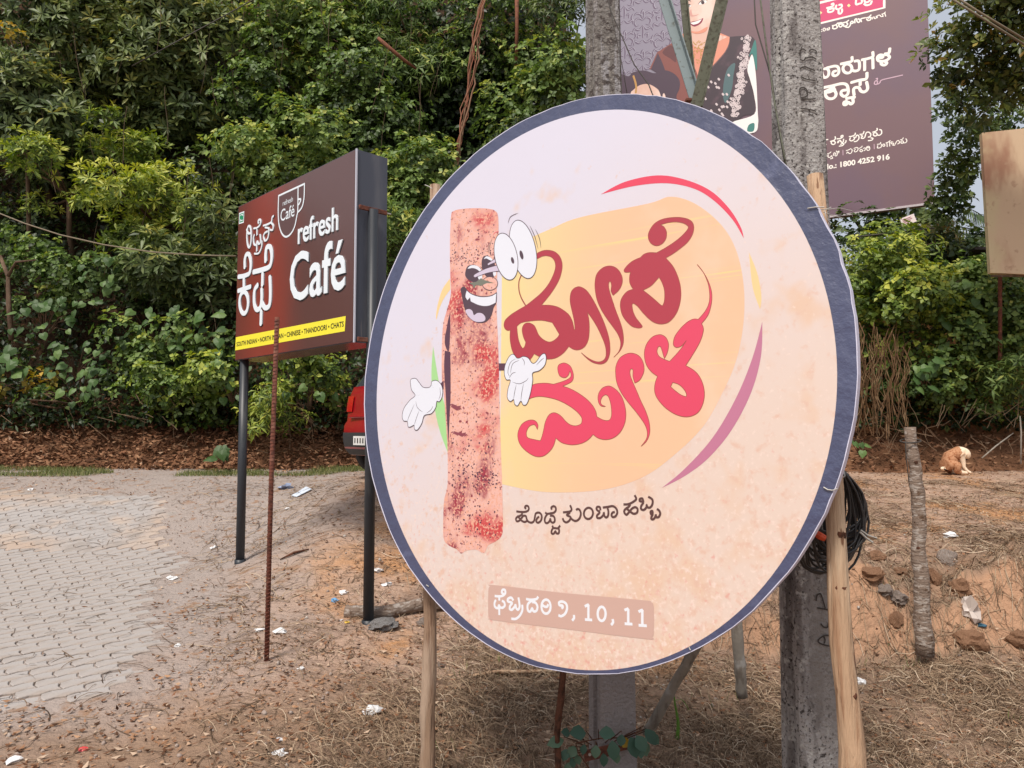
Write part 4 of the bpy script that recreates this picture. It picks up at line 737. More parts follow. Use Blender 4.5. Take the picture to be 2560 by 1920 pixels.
T2 = [[(95, 210), (150, 215), (200, 205), (232, 170), (225, 130), (195, 130), (185, 165), (205, 180)], [(152, 220), (152, 265)], [(105, 265), (90, 300), (95, 350), (130, 370), (150, 330), (160, 355), (195, 365), (225, 335), (215, 290), (190, 275)], [(152, 360), (152, 455)],
 [(335, 265), (310, 232), (270, 245), (265, 280), (320, 300), (295, 340), (290, 380), (320, 390), (355, 350), (365, 325), (375, 370), (400, 390), (420, 340), (405, 235)], [(455, 330), (455, 400), (420, 470), (370, 510), (315, 510)],
 [(510, 250), (570, 260), (640, 250), (662, 222)], [(620, 262), (560, 285), (525, 330), (530, 400), (560, 415), (585, 370), (600, 410), (640, 405), (655, 350), (630, 300), (590, 290)], ell(768, 350, 60, 92, 0, 14)+[(828, 350)], [(710, 312), (740, 345), (780, 352), (795, 322)],
 [(975, 372), (990, 355), (980, 335), (945, 330), (940, 295), (980, 283), (1030, 310), (1045, 370), (1020, 440), (970, 475), (935, 465)], [(1135, 465), (1136, 500), (1115, 530)], [(1282, 345), (1325, 325), (1325, 350), (1325, 520)], [(1285, 520), (1370, 525)], ell(1500, 445, 52, 92, 0, 16)+[(1552, 445)], [(1645, 520), (1650, 555), (1628, 588)], [(1805, 395), (1850, 378), (1850, 400), (1850, 570)], [(1808, 575), (1900, 580)], [(1990, 415), (2035, 395), (2035, 420), (2035, 590)], [(1992, 595), (2088, 602)]]
lines(T2, vd, .0108, P_labt, 'letter', lab, .0085)
# pinned wire ties, folds
def wires(name, ptsl, rad, m, label, group=None, **k):
    V, Fc = join([tube(p, rad, 5) for p in ptsl]); o = bpy.data.objects.new(name, mesh(name, V, Fc, m, True)); lnk(o); tag(o, label, 'wire', group); return o
def onD(px, py, h=.01): return D.pt(*D.uv(px, py), h)
tie = []
for P in ([(2020, 522), (2040, 519), (2062, 519)], [(2060, 1218), (2070, 1224), (2082, 1226), (2095, 1222)], [(1064, 463), (1074, 467), (1082, 472)], [(1068, 1462), (1074, 1466)], [(1724, 1617), (1728, 1625)]):
    V, Fc = tube([onD(*q, .025) for q in P], .0022, 5); D.add('wire_tie', V, Fc, M_wire)

# ---------------- wooden stakes ----------------
def taperat(pts, q, taper): return 1+(taper-1)*(min(range(len(pts)), key=lambda i: (pts[i]-q).length)/(len(pts)-1))
def stake(name, P, rad, m, label, cat, seed=0, n=14, knots=6, taper=1.0):
    pts = []; rr = []; r_ = random.Random(seed); a, b = Vector(P[0]), Vector(P[-1])
    for i in range(n+1):
        t = i/n; k = t*(len(P)-1); j = min(int(k), len(P)-2); q = Vector(P[j]).lerp(Vector(P[j+1]), k-j); pts.append(q+Vector((r_.uniform(-1, 1), r_.uniform(-1, 1), 0))*rad*.16); rr.append(rad*(1+(taper-1)*t)*(1+r_.uniform(-.08, .08)))
    root = empty(name, a, label, cat); V, Fc = tube(pts, rr, 12, jit=.05, seed=seed); child('shaft', mesh('shaft', V, Fc, m, True), root); kn = []
    for i in range(knots):
        q = pts[r_.randrange(1, n)]; d = Vector((r_.uniform(-.6, .6), -1, r_.uniform(-.3, .3))).normalized(); kr = rad*taperat(pts, q, taper)*.93; child('knot', mesh('knot', *tube([q+d*kr*.6, q+d*kr*1.0, q+d*kr*1.03], [rad*.30, rad*.22, rad*.10], 8, jit=.3, seed=i), M_root, True), root)
    return root
stake('wooden_stake', [at(1068, 2010, 3.88), at(1074, 1500, 3.88), at(1091, 463, 3.90)], .042, M_stakeB, 'peeled wooden stake behind the left side of the round sign', 'stake', 1, knots=4, taper=.62)
stake('wooden_stake', [at(2142, 2100, 2.68), at(2130, 1920, 2.68), at(2086, 1290, 2.70), at(2041, 437, 2.78)], .051, M_stake, 'light peeled wooden stake with dark knots tied to the right side of the round sign', 'stake', 2, knots=12, taper=.55)

# ---------------- concrete poles ----------------
def pole(P0, P1, w1, w2, psi, taper, m, label, marks=None):
    P0, P1 = Vector(P0), Vector(P1); root = empty('concrete_pole', P0, label, 'utility pole'); c, s_ = math.cos(psi), math.sin(psi); X_ = Vector((c, s_, 0)); Y_ = Vector((-s_, c, 0)); V = []; N_ = 26; ch = .014
    for i in range(N_+1):
        t = i/N_; q = P0.lerp(P1, t); k = 1+(taper-1)*t; a, b = w1/2*k, w2/2*k
        for x, y in ((-a+ch, -b), (a-ch, -b), (a, -b+ch), (a, b), (-a, b), (-a, b*.30), (-a+.02, b*.25), (-a+.02, -b*.45), (-a, -b*.5), (-a, -b+ch)):
            j = random.gauss(0, .0012); V.append(q+X_*(x+j)+Y_*(y+j))
    n = 10; Fc = [(i*n+k, i*n+(k+1) % n, (i+1)*n+(k+1) % n, (i+1)*n+k) for i in range(N_) for k in range(n)]+[tuple(range(n-1, -1, -1)), tuple(N_*n+k for k in range(n))]
    child('shaft', mesh('shaft', V, Fc, m), root)
    pl = Plane(P0-Y_*(w2/2+.0015), X_, (P1-P0+Y_*(w2/2*(1-taper))).normalized(), root)
    if pl.N.y > 0: pl.N = -pl.N
    return root, pl
pr_, prp = pole(at(2049, 1990, 3.32), at(1981, -230, 3.42), .245, .17, math.radians(9), .72, M_conc, 'lichen-spotted concrete pole behind the right side of the round sign')
pl_, plp = pole(at(1534, 2000, 4.12), at(1504, -230, 4.2), .20, .20, math.radians(14), .74, M_conc2, 'weathered concrete pole with rusty plate behind the middle of the round sign')
f = prp.view(1920, 1400, 5.529)
V, Fc = join([stroke(prp, f, P, .0062, h=.002) for P in ([(645, 560), (655, 490), (690, 465), (715, 490), (770, 665)], [(660, 660), (780, 682), (890, 700)], [(710, 880), (750, 925), (800, 930), (815, 880)], [(850, 1050), (780, 1040), (720, 1065), (675, 1110), (700, 1150), (790, 1180), (860, 1190)], [(745, 1045), (770, 1100), (760, 1150)])]); prp.add('scratched_mark', V, Fc, M_cut)
f = prp.view(1900, 80, 3.455)
V, Fc = join([stroke(prp, f, P, .0062, h=.003) for P in ([(300, 200), (303, 160), (325, 145), (350, 160)], [(380, 165), (400, 150), (435, 160), (440, 185)], [(300, 235), (330, 245), (350, 225), (400, 215), (440, 235)], [(300, 320), (340, 300), (430, 335)], [(310, 385), (350, 405), (435, 420)], [(305, 540), (300, 490), (330, 478), (360, 500), (362, 550), (310, 570)], [(320, 575), (380, 580), (435, 575)], [(310, 660), (370, 665), (440, 685)])]); prp.add('cast_mark', V, Fc, M_cut)
# rusty plate low on the left pole
c = at(1496, 1882, 3.97); V, Fc = box(c, (.15, .012, .055), [Vector((.97, .10, .18)).normalized(), Vector((-.1, .99, 0)).normalized(), Vector((-.18, -.02, .98)).normalized()]); V2, F2 = tube([c+Vector((-.045, -.012, -.004)), c+Vector((-.045, -.002, -.004))], .008, 8)
child('rusty_plate', bevelled(mesh('rusty_plate', V, Fc, M_rust), .002), pl_); child('bolt', mesh('bolt', V2, F2, M_wire), pl_)
c = at(1560, 1868, 4.0); V, Fc = box(c, (.19, .012, .028), [Vector((.96, .12, .20)).normalized(), Vector((-.12, .99, 0)).normalized(), Vector((-.2, -.02, .98)).normalized()]); child('rusty_band', bevelled(mesh('rusty_band', V, Fc, M_rust), .002), pl_)

# climber on the left pole, every leaf its own part
LB = []
for (lw_, dr) in ((.52, .1), (.44, .2)):
    P = [(0, 0), (-lw_*.55, .18), (-lw_, .45), (-lw_*.72, .75), (0, 1), (lw_*.72, .75), (lw_, .45), (lw_*.55, .18)]; V = [(x*.8, y, abs(x)*.28-dr*y*y) for x, y in P]+[(0, .2, 0), (0, .6, -dr*.36)]
    me = mesh('leaf', V, [(0, 1, 8), (1, 2, 8), (2, 9, 8), (2, 3, 9), (3, 4, 9), (4, 5, 9), (5, 6, 9), (6, 8, 9), (6, 7, 8), (7, 0, 8)], LEAF['heart'], True); LB.append(me)
M_tw = mat('bluegreen_leaf', (0, 0, 0), .5, .35, ramp=G((0, (.03, .075, .05)), (.5, (.06, .125, .085)), (1, (.11, .17, .10))), transl=.15); LBm = [tone_mesh(me, t, M_tw) for me in LB for t in (.2, .5, .8)]
cb = at(1500, 1960, 3.9); cr = empty('pole_creeper', cb, 'blue-green leafy creeper wrapped round the foot of the left concrete pole', 'creeper'); st = []
spots = [(1465, 1833, 38, -.9, .15), (1497, 1832, 34, .9, .05), (1490, 1862, 26, -.1, -1), (1508, 1882, 27, .05, -1), (1530, 1850, 40, .1, -1), (1541, 1878, 24, 0, -1), (1575, 1842, 42, .35, -1), (1590, 1838, 36, .5, -.8), (1600, 1850, 34, .4, -.9), (1612, 1822, 38, .5, -.6), (1625, 1832, 28, .6, -.7), (1410, 1850, 38, -1, -.1), (1425, 1835, 24, -.6, .3), (1418, 1872, 26, -.4, -.9), (1440, 1865, 28, -.6, -.7), (1462, 1860, 22, -.3, -1), (1428, 1893, 22, .3, -1), (1425, 1905, 24, -.4, -.8), (1555, 1835, 24, -.2, -1), (1598, 1868, 22, .2, -1), (1440, 1885, 22, .3, -.8)]
for i, (px, py, s_, dx, dz) in enumerate(spots):
    Y = 3.93-(.08 if 1470 < px < 1600 else 0)+(.06 if px < 1450 else 0); p = at(px, py, Y); o = bpy.data.objects.new('leaf', LBm[i % 6]); lnk(o, cr); orient(o, p-cb, Vector((dx, -.35, dz)), Vector((random.uniform(-.3, .3), -1, .8)), s_*3.95/F*1.15); st.append(tube([cb.lerp(p, .5)+Vector((0, .03, .08)), p+Vector((0, .015, .01)), p], [.003, .002, .0015], 4))
st.append(tube([cb, at(1445, 1880, 3.95), at(1440, 1858, 3.95), at(1500, 1846, 3.9), at(1560, 1844, 3.9), at(1615, 1822, 3.96)], .0035, 5)); child('stem', mesh('stem', *join(st), M_root, True), cr)
o = bpy.data.objects.new('leaf', tone_mesh(LB[0], .7, LEAF['yellow'])); lnk(o, cr); orient(o, at(1548, 1850, 3.88)-cb, Vector((1, -.1, -.4)), Vector((0, -1, .3)), .06); o['label'] = 'orange withered leaf'

# steel braces above the round sign, stay wires
def bar(name, p, q, w_, t_, m, label, cat='steel brace'):
    p, q = Vector(p), Vector(q); z = (q-p).normalized(); x = z.cross(Vector((0, 1, 0))).normalized(); y = z.cross(x); L_ = (q-p).length
    V, Fc = join([box((p+q)/2, (w_, t_, L_), [x, y, z]), box((p+q)/2+x*(w_/2-t_/2)+y*w_*.35, (t_, w_*.7, L_), [x, y, z])]); o = bpy.data.objects.new(name, mesh(name, V, Fc, m)); lnk(o); tag(o, label, cat); return o
bar('steel_brace', at(1641, -60, 3.84), at(1741, 262, 3.80), .052, .006, M_galv, 'blue-grey steel brace slanting down to the right above the round sign')
bar('steel_brace', at(1703, -60, 3.95), at(1728, 200, 3.90), .036, .006, M_olive, 'thin olive steel brace standing between the two thicker braces')
bar('steel_brace', at(1818, -60, 3.74), at(1739, 270, 3.72), .056, .007, M_olive, 'thick olive steel brace leaning right above the round sign')
V, Fc = box(at(1721, 251, 3.7), (.03, .03, .016)); o = bpy.data.objects.new('rusty_clamp', bevelled(mesh('rusty_clamp', V, Fc, M_rust), .003)); lnk(o); tag(o, 'small dark rusty clamp where the braces meet', 'clamp')
wires('stay_wire', [[at(1505, -60, 4.0), at(1528, 30, 3.98), at(1585, 160, 3.85), at(1622, 212, 3.8), at(1635, 245, 3.7)]], .0032, M_wireD, 'thin dark stay wire running down right of the left concrete pole')
wires('stay_wire', [[at(1508, -60, 4.0), at(1535, 70, 3.98), at(1555, 160, 3.95), at(1572, 260, 3.9)]], .0022, M_wireD, 'very thin wire hanging straight beside the left concrete pole')
wires('stay_wire', [[at(1884, -40, 3.3), at(1889, 60, 3.3), at(1930, 200, 3.2), at(1945, 310, 3.1), at(1966, 430, 3.0)]], .0032, M_wireD, 'dark wire curving onto the front of the right concrete pole')
wires('stay_wire', [[at(1896, -40, 3.2), at(1918, 130, 3.2), at(1937, 260, 3.12), at(1952, 340, 3.0), at(1968, 430, 2.95)]], .0040, M_olive, 'greenish wire lying against the right concrete pole')
wires('loose_wire', [[at(2048, 525, 2.72), at(2068, 522, 2.7), at(2078, 518, 2.7)], [at(2062, 524, 2.7), at(2066, 545, 2.7), at(2076, 560, 2.7)], [at(2066, 524, 2.7), at(2098, 520, 2.8), at(2130, 527, 2.9), at(2131, 542, 2.9)], [at(2058, 530, 2.72), at(2085, 540, 2.75), at(2110, 546, 2.8)]], .0016, M_wire, 'loose ends of tie wire at the top of the right wooden stake')
# coil of black cable
ctop = at(2108, 1172, 2.95); coil = empty('cable_coil', ctop, 'hanging coil of black cable behind the right wooden stake', 'cable coil'); r = random.Random(9); parts = []
for i in range(34):
    bx_, by_ = r.uniform(-75, 45), r.uniform(0, 60); wd = r.uniform(45, 100); ln = r.uniform(150, 262); tl = r.uniform(-.30, .02); Y = 2.93+r.uniform(-.05, .12); P = []
    for k in range(25):
        a = 2*math.pi*k/24; yy = (1-math.cos(a))/2; xx = math.sin(a)*wd*(yy**.45); px = 2106+xx+yy*ln*tl*.9+r.uniform(-1.5, 1.5); P.append(at(px, 1176+yy*ln+r.uniform(-2, 2), Y+.03*math.sin(a)))
    parts.append(tube(P, .0048, 5, False))
child('cable_loops', mesh('cable_loops', *join(parts), M_black, True), coil)
V, Fc = tube([at(2038, 1332, 2.86), at(2050, 1340, 2.85), at(2062, 1346, 2.85)], [.012, .014, .012], 8); child('orange_tape', mesh('orange_tape', V, Fc, M_orange), coil)
for q in (tube([at(2108, 1172, 2.9), at(2112, 1190, 2.86), at(2104, 1196, 2.86)], .0025, 5), tube([at(2150, 1330, 2.9), at(2166, 1345, 2.9), at(2182, 1356, 2.9)], .004, 5), tube([at(2152, 1325, 2.9), at(2170, 1338, 2.9), at(2192, 1345, 2.9)], .003, 5)): child('cable_tie', mesh('cable_tie', *q, M_wire), coil)

# ---------------- café sign ----------------
CU = None
def z_at(px, py, Y): return at(px, py, Y).z
def depth_for(px, t, b, H=1.55):
    d1_, d2_ = raydir(px, t), raydir(px, b); return H/(d1_.z/d1_.y-d2_.z/d2_.y)
Yr = depth_for(884, 372, 855); Yl = depth_for(588, 517, 902); BR = at(884, 855, Yr); BL = at(588, 902, Yl); BR = Vector((BR.x, BR.y, (BR.z+BL.z)/2)); BL = Vector((BL.x, BL.y, BR.z))
U_ = (BR-BL).normalized(); Wd = (BR-BL).length; cs = empty('cafe_sign', Vector((BL.x, BL.y, gz(BL.x, BL.y))), 'dark brown box sign lettered refresh Café on two dark posts', 'sign'); Cc = Plane(BL, U_, Vector((0, 0, 1)), cs); Nn = Cc.N
if Nn.y > 0: Nn = -Nn; Cc.N = Nn
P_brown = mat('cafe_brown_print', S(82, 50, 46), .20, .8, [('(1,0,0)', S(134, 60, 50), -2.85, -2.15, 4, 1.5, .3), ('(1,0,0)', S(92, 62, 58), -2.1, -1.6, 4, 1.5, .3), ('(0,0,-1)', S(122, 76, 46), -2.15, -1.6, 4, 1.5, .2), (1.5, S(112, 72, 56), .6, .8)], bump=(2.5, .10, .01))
P_bside = flat('cafe_sign_side', (72, 76, 88), .45, .5, [((5, 5, 1), S(92, 94, 102), .5, .7), ((30, 30, 1.2), S(120, 116, 116), .68, .74)])
H = 1.55; V = [Cc.pt(0, 0, -.3), Cc.pt(Wd, 0, -.3), Cc.pt(Wd, H, -.3), Cc.pt(0, H, -.3), Cc.pt(0, 0, 0), Cc.pt(Wd, 0, 0), Cc.pt(Wd, H, 0), Cc.pt(0, H, 0)]
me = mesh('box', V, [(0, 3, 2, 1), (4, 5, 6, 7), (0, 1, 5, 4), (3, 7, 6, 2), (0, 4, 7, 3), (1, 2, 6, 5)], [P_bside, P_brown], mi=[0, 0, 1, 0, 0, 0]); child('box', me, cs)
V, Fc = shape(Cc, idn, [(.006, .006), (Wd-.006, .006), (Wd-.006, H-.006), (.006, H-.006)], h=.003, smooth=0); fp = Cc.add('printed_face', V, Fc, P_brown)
# reddish glow printed round the cup logo
P_frame = flat('sign_edge_trim', (190, 192, 205), .4); V, Fc = box(Cc.pt(Wd+.004, H/2, -.003), (.014, .012, H+.004), [U_, -Nn, Vector((0, 0, 1))]); child('edge_trim', mesh('edge_trim', V, Fc, P_frame), cs)
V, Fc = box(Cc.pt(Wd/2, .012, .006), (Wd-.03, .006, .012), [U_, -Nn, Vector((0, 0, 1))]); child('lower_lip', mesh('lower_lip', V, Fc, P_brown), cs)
z2 = Cc.view(560, 340, 2.766); z3 = Cc.view(580, 450, 4.364); z7 = Cc.view(690, 450, 5.026)
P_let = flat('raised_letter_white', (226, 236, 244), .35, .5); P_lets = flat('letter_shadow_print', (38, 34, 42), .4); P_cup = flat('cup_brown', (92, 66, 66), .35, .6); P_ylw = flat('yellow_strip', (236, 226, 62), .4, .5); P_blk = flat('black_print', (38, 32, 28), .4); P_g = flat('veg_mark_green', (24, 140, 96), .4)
def raised(P, f, wd, closed=False):
    par = Cc.add('letter', *join([stroke(Cc, f, P_, wd, h=.012, thick=.008, closed=False, smooth=5) for P_ in P]), P_let)
    Cc.add('letter_drop_shadow', *join([stroke(Cc, f, [(q[0]+2, q[1]+5) for q in P_], wd*1.12, h=.0035+.0001*i, smooth=5) for i, P_ in enumerate(P)]), P_lets, par)  # drop shadow drawn as dark strokes offset below the letters
cl = lambda e: e+[e[0]]
raised([cl(ell(197, 620, 24, 118, 0, 14)), [(172, 545), (188, 585), (214, 580)]], z3, .021)
raised([[(250, 530), (290, 520), (322, 480), (318, 435), (298, 445), (300, 475)], [(283, 545), (283, 600)], [(255, 600), (245, 640), (250, 700), (275, 710), (285, 670), (300, 700), (322, 680), (318, 600)], [(280, 700), (280, 775)], [(338, 670), (332, 740), (302, 800), (258, 805)]], z3, .018)
raised([[(355, 500), (400, 485), (440, 460), (450, 410), (465, 395)], [(375, 520), (410, 530), (412, 580), (400, 640), (370, 665), (355, 620), (370, 580), (400, 562)], [(440, 470), (460, 500), (455, 545), (430, 545)]], z3, .018)
raised([[(84, 1057), (150, 1045), (205, 1010), (215, 900), (195, 815), (165, 820), (150, 880), (150, 950)], [(140, 1060), (140, 1180)], [(82, 1210), (212, 1165)], cl(ell(140, 1340, 47, 118, 0, 16))], z3, .044)
raised([[(248, 1005), (400, 960), (438, 900), (443, 800), (425, 732), (390, 740), (378, 820), (378, 880)], [(345, 1030), (342, 1140)], [(290, 1150), (257, 1210), (253, 1350), (280, 1415), (320, 1390), (335, 1300), (335, 1200)], [(337, 1340), (370, 1395), (418, 1370), (430, 1250), (425, 1065)], [(330, 1440), (326, 1565)]], z3, .048)
for body, bl, tr, sh in (('refresh', (290, 815), (797, 322), .007), ('Café', (185, 1548), (893, 700), .014)):
    V, Fc = text_on(Cc, z7, body, bl, tr, h=.014, weight=.012, thick=.009); [Cc.add('letter', *q, P_let) for q in islands(V, Fc)]; V, Fc = text_on(Cc, z7, body, bl, tr, h=.0038, weight=.02, shift=(sh*.4, -sh*.8)); [Cc.add('letter_drop_shadow', *q, P_lets) for q in islands(V, Fc)]
cup = [(40, 200, 1), (365, 50, 1), (360, 220), (335, 340), (280, 408, 1), (270, 450), (240, 590), (190, 680), (130, 715), (80, 670), (45, 560), (35, 400)]
V, Fc = shape(Cc, z7, cup, h=.0048); cupo = Cc.add('cup_logo', V, Fc, P_cup)
Cc.add('cup_outline', *join([stroke(Cc, z7, P, .017, h=.0056+.0002*i) for i, P in enumerate(([(40, 200), (365, 50)], [(40, 200), (35, 400), (45, 560), (80, 670), (130, 715), (190, 680), (240, 590), (270, 450), (281, 380), (285, 95)], [(365, 50), (360, 220), (335, 340), (282, 408)], [(285, 245), (320, 245), (300, 300), (285, 312)]))]), P_let, cupo)
for body, bl, tr, wt in (('refresh', (93, 328), (222, 205), 0), ('Café', (64, 528), (242, 300), .006)): V, Fc = text_on(Cc, z7, body, bl, tr, h=.0066, weight=wt); [Cc.add('letter', *q, P_let, cupo) for q in islands(V, Fc)]
V, Fc = shape(Cc, z2, [(85, 1392), (845, 1245), (838, 1350), (80, 1483)], h=.0045, smooth=0); ys_ = Cc.add('yellow_strip', V, Fc, P_ylw)
V, Fc = text_on(Cc, z2, 'SOUTH INDIAN • NORTH INDIAN • CHINESE • THANDOORI • CHATS', (90, 1457), (832, 1280), h=.0055, weight=.02); [Cc.add('letter', *q, P_blk, ys_) for q in islands(V, Fc)]
V, Fc = shape(Cc, z2, [(108, 533), (143, 520), (140, 600), (106, 610)], h=.0045, smooth=0); vg = Cc.add('vegetarian_mark', V, Fc, P_let); V, Fc = shape(Cc, z2, [(112, 540), (139, 530), (137, 592), (110, 601)], h=.0050, smooth=0, holes=[[(116, 545), (134, 538), (133, 586), (115, 592)]]); Cc.add('mark_square', V, Fc, P_g, vg); V, Fc = shape(Cc, z2, ell(125, 565, 10, 18, 0, 12), h=.0052, smooth=0); Cc.add('mark_dot', V, Fc, P_g, vg)
# posts and brackets
def post(px, pyb, u, d_, top, Y0=None):
    p = Cc.pt(u, 0, -d_); z0 = gz(p.x, p.y); V, Fc = tube([Vector((p.x, p.y, z0-.15)), Vector((p.x, p.y, top))], .042, 16); child('post', mesh('post', V, Fc, M_steelp, True), cs); V, Fc = tube([Vector((p.x, p.y, z0-.05)), Vector((p.x, p.y, z0+.03))], .052, 12); child('post_collar', mesh('post_collar', V, Fc, M_steelp, True), cs); return p
pR = post(909, 1525, Wd+.055, .13, BR.z+H*.69); pL = post(604, 1378, .10, .05, BR.z+.01)
for zz in (BR.z+H*.69, BR.z+.02):
    V, Fc = box(Vector((pR.x, pR.y, zz)), (.26, .02, .035), [-Nn, U_, Vector((0, 0, 1))]); child('bracket', bevelled(mesh('bracket', V, Fc, M_rust), .003), cs); V, Fc = tube([Vector((pR.x, pR.y, zz))-Nn*.17, Vector((pR.x, pR.y, zz))+Nn*.12], .006, 6); child('bolt', mesh('bolt', V, Fc, M_wire), cs)
wires('hanging_wire', [[at(x_, y_, Y_) for x_, y_, Y_ in ((590, 640, 8.1), (500, 638, 8.2), (380, 630, 8.3), (260, 612, 8.4), (150, 587, 8.5), (60, 558, 8.6), (0, 534, 8.7), (-120, 470, 8.8), (-260, 385, 9))]], .008, M_wireB, 'tan wire sagging from the café sign to the left edge')
wires('overhead_wire', [[at(650, -10, 12.0), at(560, 40, 11.8), at(440, 105, 11.6), at(330, 165, 11.5)]], .010, M_wireD, 'dark wire crossing the grey-green tree at top left')
wires('overhead_wire', [[at(2370, -20, 5), at(2450, 32, 5), at(2600, 122, 5)]], .008, M_wireB, 'upper of two tan cables crossing the top right corner')
wires('overhead_wire', [[at(2352, -20, 5.1), at(2440, 36, 5.1), at(2600, 136, 5.1)]], .008, M_wireB, 'lower of two tan cables crossing the top right corner')

# ---------------- rebar rod ----------------
p0 = at(667, 1622, 5.1); p1 = at(693, 793, 5.12); p0.z = min(p0.z, gz(p0.x, p0.y)-.02); rb = empty('rebar_rod', p0, 'rusty ribbed steel rod standing upright in front of the café sign', 'rod'); V, Fc = tube([p0, p0.lerp(p1, .5)+Vector((-.006, 0, 0)), p1], .0155, 12); child('shaft', mesh('shaft', V, Fc, M_rust, True), rb); parts = []
L_ = (p1-p0).length; ax = (p1-p0).normalized(); e1_ = ax.orthogonal().normalized(); e2_ = ax.cross(e1_); NN = int(L_/.024)
for i in range(NN):
    b0 = p0+ax*(L_*i/NN)+Vector((-.006*math.sin(math.pi*i/NN), 0, 0)); parts.append(tube([b0+(e1_*math.cos(a)+e2_*math.sin(a))*.0160+ax*.006*math.cos(a) for a in np.linspace(0, 2*math.pi, 9)], .0030, 4, False))
tag(child('ribs', mesh('ribs', *join(parts), M_rust), rb), kind='stuff')

# ---------------- billboards ----------------
bb = empty('jewellery_billboard', at(2100, 620, 15.6), 'large mauve-brown jewellery billboard with women and Kannada text behind the concrete poles', 'billboard')
Rr = at(2337, 510, 14.0); dirL = Vector((-1.73, 1, 0)).normalized(); Wb = 6.3; Bp = Plane(Rr+dirL*Wb, -dirL, Vector((0, 0, 1)), bb)
if Bp.N.y > 0: Bp.N = -Bp.N
Bp.hk = .35; Hb = 6.0; P_mv = flat('billboard_mauve_print', (108, 84, 98), .45, .6, [((.5, .5, .5), S(114, 86, 92), .4, .6)])
V = [Bp.pt(0, 0, -.12), Bp.pt(Wb, 0, -.12), Bp.pt(Wb, Hb, -.12), Bp.pt(0, Hb, -.12), Bp.pt(0, 0, 0), Bp.pt(Wb, 0, 0), Bp.pt(Wb, Hb, 0), Bp.pt(0, Hb, 0)]
child('board', mesh('board', V, [(0, 3, 2, 1), (4, 5, 6, 7), (0, 1, 5, 4), (3, 7, 6, 2), (0, 4, 7, 3), (1, 2, 6, 5)], P_mv), bb)
V, Fc = box(Bp.pt(Wb/2, .02, .012), (Wb, .02, .04), [Bp.U, -Bp.N, Vector((0, 0, 1))]); child('lower_edge', mesh('lower_edge', V, Fc, flat('board_edge', (190, 180, 185))), bb)
for u in (.6, 2.3, 4.0): 
    p = Bp.pt(u, .1, -.3); V, Fc = tube([Vector((p.x, p.y, 1.2)), Vector((p.x, p.y, p.z+5))], .06, 8); child('leg', mesh('leg', V, Fc, M_galv), bb)
b8 = Bp.view(1560, 0, 5.185); bz = Bp.view(0, 0, 1)
q = lambda nm, rgb, **k: flat(nm, rgb, .5, .45, **k)
B_wall = q('print_damask_grey', (146, 140, 156)); B_wp = q('print_damask_mauve', (112, 98, 118)); B_skin = q('print_skin_light', (226, 186, 170), layers=[(1.3, S(242, 214, 202), .42, .62), (2.6, S(206, 150, 132), .55, .75)]); B_sk2 = q('print_skin_orange', (226, 152, 128)); B_dk = q('print_dark_cloth', (70, 58, 66), layers=[(2.2, S(96, 74, 84), .5, .7)]); B_hair = q('print_hair', (82, 66, 80)); B_grn = q('print_teal', (66, 128, 122)); B_brn = q('print_bronze_cloth', (138, 84, 78)); B_wt = q('print_pale', (242, 240, 238)); B_lip = q('print_lips', (142, 44, 70)); B_gold = q('print_gold', (196, 150, 90)); B_eye = q('print_eye', (70, 48, 52)); B_lace = q('print_lace', (214, 200, 202)); B_shade = q('print_skin_shadow', (214, 160, 150))
def B(name, P, m, h, smooth=5, par=None, holes=(), f=None): V, Fc = shape(Bp, f or b8, P, holes, h=h, smooth=smooth); return Bp.add(name, V, Fc, m, par)
def BS(name, LL, wd, m, h, par=None, taper=0, f=None):
    if name in ('lettering', 'headline'):
        for C_ in clusters(LL): o = Bp.add('letter', *join([stroke(Bp, f or b8, P, wd, h=h+.0012*i/len(C_), taper=taper) for i, P in enumerate(C_)]), m, par)
        return o
    o = Bp.add(name, *join([stroke(Bp, f or b8, P, wd, h=h+.0012*i/len(LL), taper=taper) for i, P in enumerate(LL)]), m, par)
    if len(LL) > 20: tag(o, kind='stuff')
    return o
wl = B('wallpaper_print', [(-60, -700), (1000, -700), (1000, 1400), (-60, 1400)], B_wall, .004, 0)
mot = [[(0, 0), (60, -40), (110, 0), (90, 60), (40, 50)], [(0, 0), (-60, -40), (-110, 0), (-90, 60), (-40, 50)], [(0, -20), (-20, -80), (0, -140), (20, -80), (0, -20)], [(0, -60), (70, -110), (120, -80)], [(0, -60), (-70, -110), (-120, -80)], [(0, 60), (50, 120), (110, 100), (140, 150)], [(0, 60), (-50, 120), (-110, 100), (-140, 150)], [(0, 60), (10, 150), (0, 240)], [(20, 200), (70, 180), (60, 240)], [(-20, 200), (-70, 180), (-60, 240)], [(0, 260), (50, 300), (110, 270), (120, 330)], [(0, 260), (-50, 300), (-110, 270), (-120, 330)], [(-110, 0), (-150, -50), (-130, -110)], [(110, 0), (150, -50), (130, -110)]]
LL = []
for gi, (mx_, my_) in enumerate([(240, 270), (240, 790), (10, 540), (500, 540), (0, 20), (490, 40), (240, -250), (740, 270), (0, 1050), (740, -230), (500, -480), (0, -480)]):
    for P in mot: LL.append([(mx_+x*.95, my_+y*.95-x*.12) for x, y in P])
BS('damask_pattern', LL, .055, B_wp, .007, wl, taper=2); BS('damask_highlights', [[(x+9, y-4) for x, y in P] for P in LL], .014, q('print_damask_light', (176, 172, 186)), .009, wl, taper=2)
